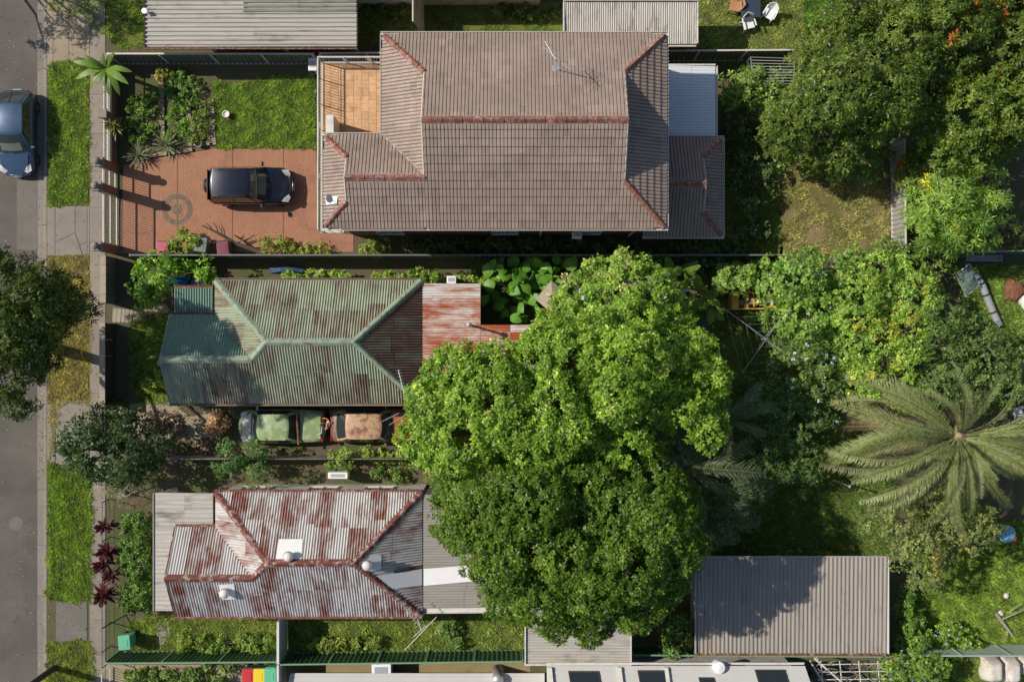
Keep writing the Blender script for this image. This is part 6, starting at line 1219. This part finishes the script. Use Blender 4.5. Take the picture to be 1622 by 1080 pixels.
for i, (pl, zl_, zh, c1, c2, lb, nm) in enumerate((
    ([(268, 382), (290, 364), (312, 372), (314, 398), (272, 400)], .7, 1.6, (.08, .13, .015), (.19, .22, .035), 'round yellow green bush beside the pink bin', 'round_bush'),
    ([(418, 388), (434, 377), (450, 384), (452, 400), (418, 400)], .5, 1.2, (.07, .12, .015), (.17, .2, .03), 'small round bush at the drive edge', 'round_bush'),
    ([(455, 392), (480, 383), (520, 390), (518, 402), (455, 402)], .3, .8, (.09, .13, .02), (.2, .22, .04), 'low bright bush by the house corner', 'low_bush'),
    ([(575, 388), (600, 378), (616, 386), (614, 402), (570, 402)], .3, .7, (.09, .13, .02), (.2, .22, .05), 'low pale bush beside the side gate post', 'low_bush'),
    ([(245, 112), (262, 108), (268, 125), (250, 130)], .4, 1.1, (.1, .12, .02), (.25, .2, .05), 'yellowing plant at the head of the brick edging', 'garden_plant'),
    ([(210, 150), (246, 145), (250, 200), (225, 235), (205, 215), (200, 180)], .12, .42, (.05, .1, .015), (.12, .18, .03), 'leafy vegetables in the bed by the front fence', 'vegetable_bed'),
    ([(262, 115), (300, 112), (318, 140), (318, 170), (290, 175), (262, 150)], .12, .42, (.05, .11, .02), (.13, .2, .04), 'tall leafy vegetables in the shaded bed', 'vegetable_bed'),
    ([(264, 165), (296, 168), (297, 220), (264, 222)], .12, .42, (.06, .13, .015), (.13, .21, .03), 'bright leafy vegetables between two brick edgings', 'vegetable_bed'),
    ([(305, 165), (330, 162), (332, 222), (306, 224)], .12, .42, (.06, .1, .015), (.13, .16, .03), 'rows of low seedlings in the narrow bed', 'vegetable_bed'),
    ([(195, 812), (240, 808), (246, 900), (243, 968), (195, 968), (190, 900)], .5, 1.3, (.03, .07, .012), (.09, .15, .025), 'dark green hedge before the rusty cottage', 'garden_hedge'),
    ([(270, 1008), (350, 1008), (430, 1012), (436, 1034), (280, 1034)], .2, .6, (.06, .11, .02), (.16, .21, .04), 'leafy weeds along the foot of the dark green fence', 'weed_clump'),
    ([(480, 1018), (560, 1010), (600, 1012), (600, 1026), (490, 1030)], .2, .55, (.07, .11, .02), (.18, .21, .05), 'leafy weeds beside the white screen shadow', 'weed_clump'),
    ([(690, 985), (720, 980), (735, 1000), (730, 1022), (705, 1020)], .3, .8, (.05, .1, .02), (.14, .19, .05), 'spiky weed clump below the bent antenna', 'weed_clump'),
    ([(572, 716), (640, 700), (662, 712), (655, 728), (575, 728)], .5, 1.3, (.08, .14, .02), (.21, .25, .05), 'sunny weeds in front of the paling fence', 'weed_clump'),
    ([(520, 720), (560, 712), (572, 728), (560, 738), (515, 736)], .8, 1.8, (.07, .13, .02), (.18, .23, .05), 'vine climbing over the paling fence', 'climbing_vine'),
    ([(575, 752), (610, 740), (640, 750), (640, 764), (580, 764)], .3, .9, (.05, .1, .02), (.13, .18, .04), 'weeds against the white cottage wall', 'weed_clump'),
    ([(1425, 935), (1440, 932), (1450, 965), (1470, 1000), (1468, 1035), (1430, 1040), (1420, 1000)], .8, 2.0, (.04, .09, .015), (.12, .19, .03), 'climbing vine beside the garage wall', 'climbing_vine'),
    ([(1385, 1042), (1450, 1035), (1500, 1045), (1495, 1095), (1390, 1095)], 1.2, 2.4, (.05, .1, .015), (.14, .2, .035), 'vine with blue flowers over the pergola end', 'climbing_vine'),
    ([(1462, 1000), (1500, 985), (1545, 1005), (1560, 1028), (1520, 1036), (1470, 1034)], .4, 1.3, (.06, .12, .015), (.16, .22, .035), 'rambling plumbago in front of the ribbed fence', 'climbing_vine'),
    ([(1050, 985), (1085, 975), (1100, 1000), (1100, 1034), (1050, 1036)], .8, 1.8, (.04, .09, .02), (.12, .19, .04), 'bush squeezed between carport and garage', 'leafy_bush'),
    ([(200, 1062), (250, 1060), (330, 1066), (370, 1080), (370, 1110), (200, 1110)], .3, .9, (.05, .09, .02), (.13, .17, .04), 'potted plants in the bottom left yard', 'garden_plant'),
    ([(375, 1050), (300, 1056), (262, 1056), (262, 1060), (370, 1062)], .2, .5, (.05, .09, .02), (.13, .17, .04), 'weeds below the fence by the coloured bins', 'weed_clump'),
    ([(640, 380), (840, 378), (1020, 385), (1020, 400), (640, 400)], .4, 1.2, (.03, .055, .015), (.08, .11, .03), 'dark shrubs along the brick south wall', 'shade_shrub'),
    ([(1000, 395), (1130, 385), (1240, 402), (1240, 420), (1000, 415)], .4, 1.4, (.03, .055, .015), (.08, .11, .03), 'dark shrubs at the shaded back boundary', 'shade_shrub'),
    ([(570, 10), (650, 8), (645, 25), (572, 22)], .2, .6, (.04, .07, .015), (.1, .13, .03), 'shaded creepers below the white wall', 'ground_cover'),
    ([(780, 12), (890, 14), (890, 30), (790, 28)], .2, .6, (.04, .07, .015), (.1, .13, .03), 'shaded creepers below the cream wall', 'ground_cover'),
    ([(250, 590), (268, 590), (262, 608), (240, 620), (222, 612)], .15, .4, (.1, .15, .02), (.2, .24, .04), 'sunlit weeds on the cottage lawn', 'weed_clump'),
    ([(1140, 420), (1238, 410), (1240, 440), (1225, 462), (1180, 460), (1142, 455)], .9, 2.0, (.06, .11, .02), (.16, .2, .045), 'pale vines hanging over the yellow skip', 'climbing_vine'),
    ([(1165, 488), (1195, 482), (1225, 500), (1240, 530), (1210, 525), (1185, 512)], .4, 1.1, (.06, .12, .02), (.16, .22, .045), 'weeds growing up through the clothes hoist', 'weed_clump'),
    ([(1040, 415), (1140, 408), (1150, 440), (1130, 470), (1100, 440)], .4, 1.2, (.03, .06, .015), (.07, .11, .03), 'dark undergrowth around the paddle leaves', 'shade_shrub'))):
    fl = (.008, [(.36, .4, .62)], .09) if 'plumbago' in lb or 'blue flowers' in lb else None
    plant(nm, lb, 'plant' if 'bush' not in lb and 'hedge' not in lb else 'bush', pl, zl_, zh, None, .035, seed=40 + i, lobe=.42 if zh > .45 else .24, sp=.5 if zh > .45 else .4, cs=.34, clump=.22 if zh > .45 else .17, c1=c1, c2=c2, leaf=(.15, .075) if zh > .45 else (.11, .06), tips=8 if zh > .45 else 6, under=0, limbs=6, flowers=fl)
plant('broadleaf_tree', 'olive green tree between palm and garage', 'tree', [(1360, 835), (1378, 800), (1440, 785), (1530, 790), (1578, 810), (1582, 850), (1540, 872), (1500, 885), (1470, 928), (1440, 915), (1415, 885)], 2.2, 4.6, (1480, 840), .17, seed=80, lobe=.95, sp=1.0, c1=(.06, .085, .025), c2=(.16, .175, .055), c3=(.24, .19, .06), f3=.08, leaf=(.14, .07), tips=12)
# brown leaf heaps
for lb, pl, sd in (('heap of dry orange brown leaves beside the green car', [(325, 664), (345, 656), (362, 668), (356, 688), (334, 686)], 90), ('heap of dark dead branches and leaves on the sandy path', [(238, 660), (262, 654), (285, 668), (290, 682), (248, 684)], 91)):
    V, col, C, r = canopy(pl, .2, .6 if sd == 90 else .4, lobe=.3, sp=.5, cs=.3, clump=.2, leaf=(.2, .07), k=4, tips=9, seed=sd, under=0, c1=(.16, .085, .04) if sd == 90 else (.07, .045, .03), c2=(.42, .25, .12) if sd == 90 else (.2, .12, .075)); tag(np_mesh('leaf_heap', V, 4, 'petal', col), lb, 'leaf heap')

# --- big single leaves, each a part of its plant
def paddle(L, w, bend, name, mat, n=7, heart=0.0):
    V = []
    for i in range(n + 1):
        t_ = i / n; hw_ = w / 2 * (math.sin(math.pi * min(1, t_ * .94 + .06)) ** .6 if not heart else max(.02, math.sin(math.pi * t_ ** .62) ** .8 + (.25 if t_ < .1 else 0))); x = L * t_; z = bend * math.sin(math.pi * .62 * t_) - bend * 1.3 * t_ * t_
        V += [(x, -hw_, z - .18 * hw_), (x, 0, z), (x, hw_, z - .18 * hw_)]
    me = bpy.data.meshes.new(name); me.from_pydata(V, [], [f for i in range(n) for f in ((3 * i, 3 * i + 3, 3 * i + 4, 3 * i + 1), (3 * i + 1, 3 * i + 4, 3 * i + 5, 3 * i + 2))]); me.update(); me.materials.append(MATS[mat]); me.polygons.foreach_set('use_smooth', [True] * len(me.polygons)); return me
def leaf_obj(mesh, parent, base, az, pitch, roll=0.0, s=1.0, name='leaf'):
    o = link(bpy.data.objects.new(name, mesh)); o.matrix_basis = Matrix.Translation(base) @ Matrix.Rotation(az, 4, 'Z') @ Matrix.Rotation(-pitch, 4, 'Y') @ Matrix.Rotation(roll, 4, 'X') @ Matrix.Scale(s, 4); o.parent = parent; o.matrix_parent_inverse = Matrix.Translation(-Vector(parent.location)); return o
rr = random.Random(12); ban = paddle(1.5, .32, .35, 'leaf', 'banana_leaf'); ear = paddle(.75, .62, .12, 'leaf', 'ear_leaf', 6, 1); pad = paddle(1.1, .48, .15, 'leaf', 'banana_leaf')
c = P(168, 108, 1.9); t = thing('banana_plant', 'banana plant with long arching leaves at the front fence corner', 'plant', (PX(178), PY(116), 0)); MB().tube([(PX(178), PY(116), 0), (c.x, c.y, 1.9)], [.11, .07], 10).build('stem', 'bark', t)
for az, pt, s in ((172, 20, .95), (200, 5, 1.0), (228, 0, .8), (150, 35, .7), (300, 10, 1.0), (325, 25, 1.1), (350, 15, .9), (275, -5, .9), (40, 40, .75), (75, 55, .6), (255, 20, .6)): leaf_obj(ban, t, c, R(az), R(pt), R(rr.uniform(-25, 25)), s)
def ears(label, spots, name='elephant_ear_plant', mesh=None, zr_=(.5, 1.7), pt=(-25, 60)):
    t = thing(name, label, 'plant', P(*spots[0][:2])); m = MB()
    for x, y_, s in spots:
        z = rr.uniform(*zr_); b = P(x, y_, z); az = rr.uniform(0, 6.28); leaf_obj(mesh or ear, t, b, az, R(rr.uniform(*pt)), R(rr.uniform(-30, 30)), s); m.tube([(b.x - .2 * math.cos(az), b.y - .2 * math.sin(az), 0), b], [.03, .018], 5)
    m.build('stems', 'banana_leaf', t)
S_ = [(rr.uniform(772, 905), rr.uniform(412, 505), rr.uniform(.5, 1.05)) for _ in range(150)]; S_ = [s for s in S_ if not (s[0] > 850 and s[1] > 455)]
ears('sunlit elephant ear plants with big heart shaped leaves', [s for s in S_ if s[1] > 430 and s[0] < 850]); ears('elephant ear plants in the shade of the boundary fence', [s for s in S_ if s[1] <= 430 or s[0] >= 850])
ears('paddle leaved plant in the dark corner behind the big tree', [(rr.uniform(1052, 1092), rr.uniform(415, 460), rr.uniform(.7, 1.0)) for _ in range(11)], 'paddle_plant', pad, (.8, 1.8), (20, 60))
ears('paddle leaved plant catching sun beside the big tree', [(rr.uniform(1085, 1128), rr.uniform(452, 508), rr.uniform(.7, 1.0)) for _ in range(14)], 'paddle_plant', pad, (1.2, 2.4), (10, 60))
def spiky(name, label, px, py, n, mesh, z0, s0, h=.5):
    b = P(px, py); t = thing(name, label, 'plant', b); MB().tube([b, b + Vector((0, 0, h))], [.05, .03], 6).build('stem', 'bark', t)
    for i in range(n): leaf_obj(mesh, t, b + Vector((0, 0, z0 + h * i / n)), i * 2.4 + rr.uniform(-.3, .3), R(lerp(5, 75, (i / n) ** 1.3)), R(rr.uniform(-20, 20)), s0 * rr.uniform(.75, 1.2))
    return t
strap = paddle(.62, .1, .1, 'leaf', 'strap_leaf', 5); burg = paddle(.55, .15, .1, 'leaf', 'burgundy_leaf', 5)
spiky('variegated_shrub', 'yellow green strap leaved shrub behind the front fence', 190, 206, 46, strap, .25, 1.0, .7)
for lb, x, y_, s in (('burgundy cordyline nearest the dry twiggy shrub', 177, 828, .85), ('burgundy cordyline with upright leaves in the middle of the row', 181, 866, 1.0), ('burgundy cordyline leaning over the footpath', 175, 886, .95), ('smallest burgundy cordyline of the row', 186, 905, .75), ('burgundy cordyline nearest the green bin', 176, 935, 1.05)): spiky('cordyline', lb, x, y_, 34, burg, .5, s, .8)
gs = paddle(.7, .05, .12, 'leaf', 'frond_grey', 4)
for lb, x, y_ in (('grey strappy plant at the bed corner near the pot', 268, 232), ('grey strappy plant beside the driveway gate', 222, 248)): spiky('strappy_plant', lb, x, y_, 40, gs, .05, 1.1, .2)

# --- palms
def frond_mesh(L, name, mat, leaflet=.55, droop=1.0, n=46, seed=1, width=.028, curl=.25):
    rng = np.random.default_rng(seed); V = []; F = []
    def rach(t_): return np.array([L * t_ * (1 - .08 * t_ * t_), 0, .5 * L * .35 * math.sin(2.0 * t_) - droop * .42 * L * t_ ** 2.3])
    for i in range(14):
        p = rach(i / 13); w = .05 * (1 - i / 15); V += [tuple(p + np.array([0, -w, 0])), tuple(p + np.array([0, 0, w])), tuple(p + np.array([0, w, 0]))]
        if i: a = 3 * i; F += [(a - 3, a, a + 1, a - 2), (a - 2, a + 1, a + 2, a - 1)]
    for i in range(n):
        t_ = .1 + .9 * (i + .5) / n; p = rach(t_); d = rach(min(1, t_ + .02)) - rach(t_ - .02); d /= np.linalg.norm(d)
        ll = leaflet * (math.sin(math.pi * min(.97, .12 + .82 * t_)) ** .55) * rng.uniform(.75, 1.2)
        for s in (-1, 1):
            dirv = np.array([d[0] * rng.uniform(.7, 1.0), s * .75, d[2] * .6 + .7 + rng.normal(0, .16)]); dirv /= np.linalg.norm(dirv); q_ = p + dirv * ll * .55; tip = p + dirv * ll + np.array([.06 * ll, 0, -curl * ll]); wv = d * width
            k = len(V); V += [tuple(p - wv * .5), tuple(p + wv * .5), tuple(q_ + wv), tuple(tip), tuple(q_ - wv)]; F.append((k, k + 1, k + 2, k + 3, k + 4))
    me = bpy.data.meshes.new(name); me.from_pydata(V, [], F); me.update(); me.materials.append(MATS[mat]); return me
c = P(1522, 690, 4.2); t = thing('date_palm', 'large date palm with grey green arching fronds', 'palm', (c.x, c.y, 0)); MB().tube([(c.x, c.y, 0), (c.x, c.y, 2.2), (c.x, c.y, 3.9)], [.42, .36, .4], 14).build('trunk', 'bark', t)
FM = [frond_mesh(5.3, 'frond', 'frond', .52, .85 + .15 * s, 105, s, .017) for s in (1, 2, 3)]; FD = frond_mesh(4.6, 'frond', 'frond_dry', .45, 1.5, 60, 4, .016)
k = 0
spots = [(172 + rr.uniform(-34, 34), rr.uniform(-16, 26), rr.uniform(.95, 1.15)) for _ in range(17)] + [(225 + rr.uniform(-22, 28), rr.uniform(-14, 22), rr.uniform(.8, 1.05)) for _ in range(10)] + [(285 + rr.uniform(-35, 35), rr.uniform(-18, 30), rr.uniform(.6, .9)) for _ in range(13)] + [(355 + rr.uniform(-38, 38), rr.uniform(-12, 35), rr.uniform(.8, 1.05)) for _ in range(14)] + [(90 + rr.uniform(-48, 48), rr.uniform(20, 60), rr.uniform(.5, .85)) for _ in range(6)] + [(rr.uniform(0, 360), rr.uniform(50, 75), rr.uniform(.4, .6)) for _ in range(6)] + [(rr.uniform(0, 360), rr.uniform(-42, -25), rr.uniform(.5, .75)) for _ in range(12)]
for az, pt, sz in spots:
    az = R(az); base = Vector((c.x + .2 * math.cos(az), c.y + .2 * math.sin(az), 4.0 + .004 * pt)); dry = pt < -24 or (pt < -5 and rr.random() < .3); leaf_obj(FD if dry else FM[k % 3], t, base, az, R(pt), R(rr.uniform(-45, 45)), sz, 'frond'); k += 1
MB().lathe((c.x, c.y, 3.7), [(.3, 0), (.45, .2), (.25, .5), (.05, .6)], 12).build('crown_shaft', 'frond_dry', t)
def small_palm(label, px, py, z, L, fr, mat, trunk=True):
    c = P(px, py, z); t = thing('feather_palm', label, 'palm', (c.x, c.y, 0)); MB().tube([(c.x, c.y, 0), (c.x, c.y, z)], [.11, .07], 8).build('trunk', 'bark_pale', t); me = frond_mesh(L, 'frond', mat, .5, 1.3, 38, int(px), .02)
    for az, pt, s in fr: leaf_obj(me, t, c, R(az), R(pt), R(rr.uniform(-20, 20)), s, 'frond')
small_palm('feather palm with pale fronds right of the big tree', 1085, 742, 4.2, 2.9, [(20, 25, 1.1), (42, 15, .95), (75, 30, .8), (140, 20, .9), (-30, 20, .9), (-70, 15, .8), (-110, 20, .8), (180, 15, .8), (4, 40, 1.2), (105, 50, .7)], 'frond_grey')
small_palm('thin feather palm with fronds reaching past the clothes hoist', 1150, 665, 3.6, 2.4, [(45, 25, 1.0), (52, 30, .9), (20, 20, 1.0), (-20, 20, .8), (-90, 20, .8), (100, 35, .7)], 'frond_grey')

# --- litter on road, gutter, paths and drive
def litter(label, boxes, n, z, size, cols, sd):
    rng = np.random.default_rng(sd); V = []; C_ = []
    for x0, y0, x1, y1, share in boxes:
        m = int(n * share); px, py = rng.uniform(x0, x1, m), rng.uniform(y0, y1, m); b = np.stack([(px - 811) / PXM, (540 - py) / PXM, np.full(m, z) + rng.uniform(0, .01, m)], 1); V.append(rosettes(b, unit(rng.normal(0, .25, (m, 3)) + np.array([0, 0, 1.])), size, size * .6, 1, .1, rng)); C_.append(np.array(cols)[rng.integers(0, len(cols), m)] * rng.uniform(.6, 1.3, (m, 1)))
    o = np_mesh('leaf_litter', np.vstack(V), 4, 'petal', np.vstack(C_)); kind(o, 'stuff'); tag(o, label, 'litter')
litter('fallen leaves and specks scattered over road and gutter', [(0, 0, 58, 1080, .3), (58, 0, 70, 1080, .4), (58, 500, 70, 760, .3)], 900, -.1, .07, [(.35, .3, .2), (.12, .09, .05), (.5, .47, .4), (.2, .14, .06)], 5)
litter('fallen leaves on the concrete footpath and crossings', [(75, 0, 167, 1080, .7), (75, 640, 165, 740, .3)], 700, .035, .08, [(.2, .14, .07), (.1, .07, .04), (.3, .24, .12)], 6)
litter('leaf specks on the brick drive', [(200, 260, 500, 395, 1.)], 160, .03, .06, [(.15, .08, .04), (.3, .2, .1), (.08, .06, .03)], 7)
litter('dead leaves on the sandy ground beside the green cottage', [(205, 640, 370, 720, .6), (190, 700, 350, 726, .4)], 900, .02, .12, [(.3, .2, .11), (.15, .09, .05), (.4, .3, .18)], 8)
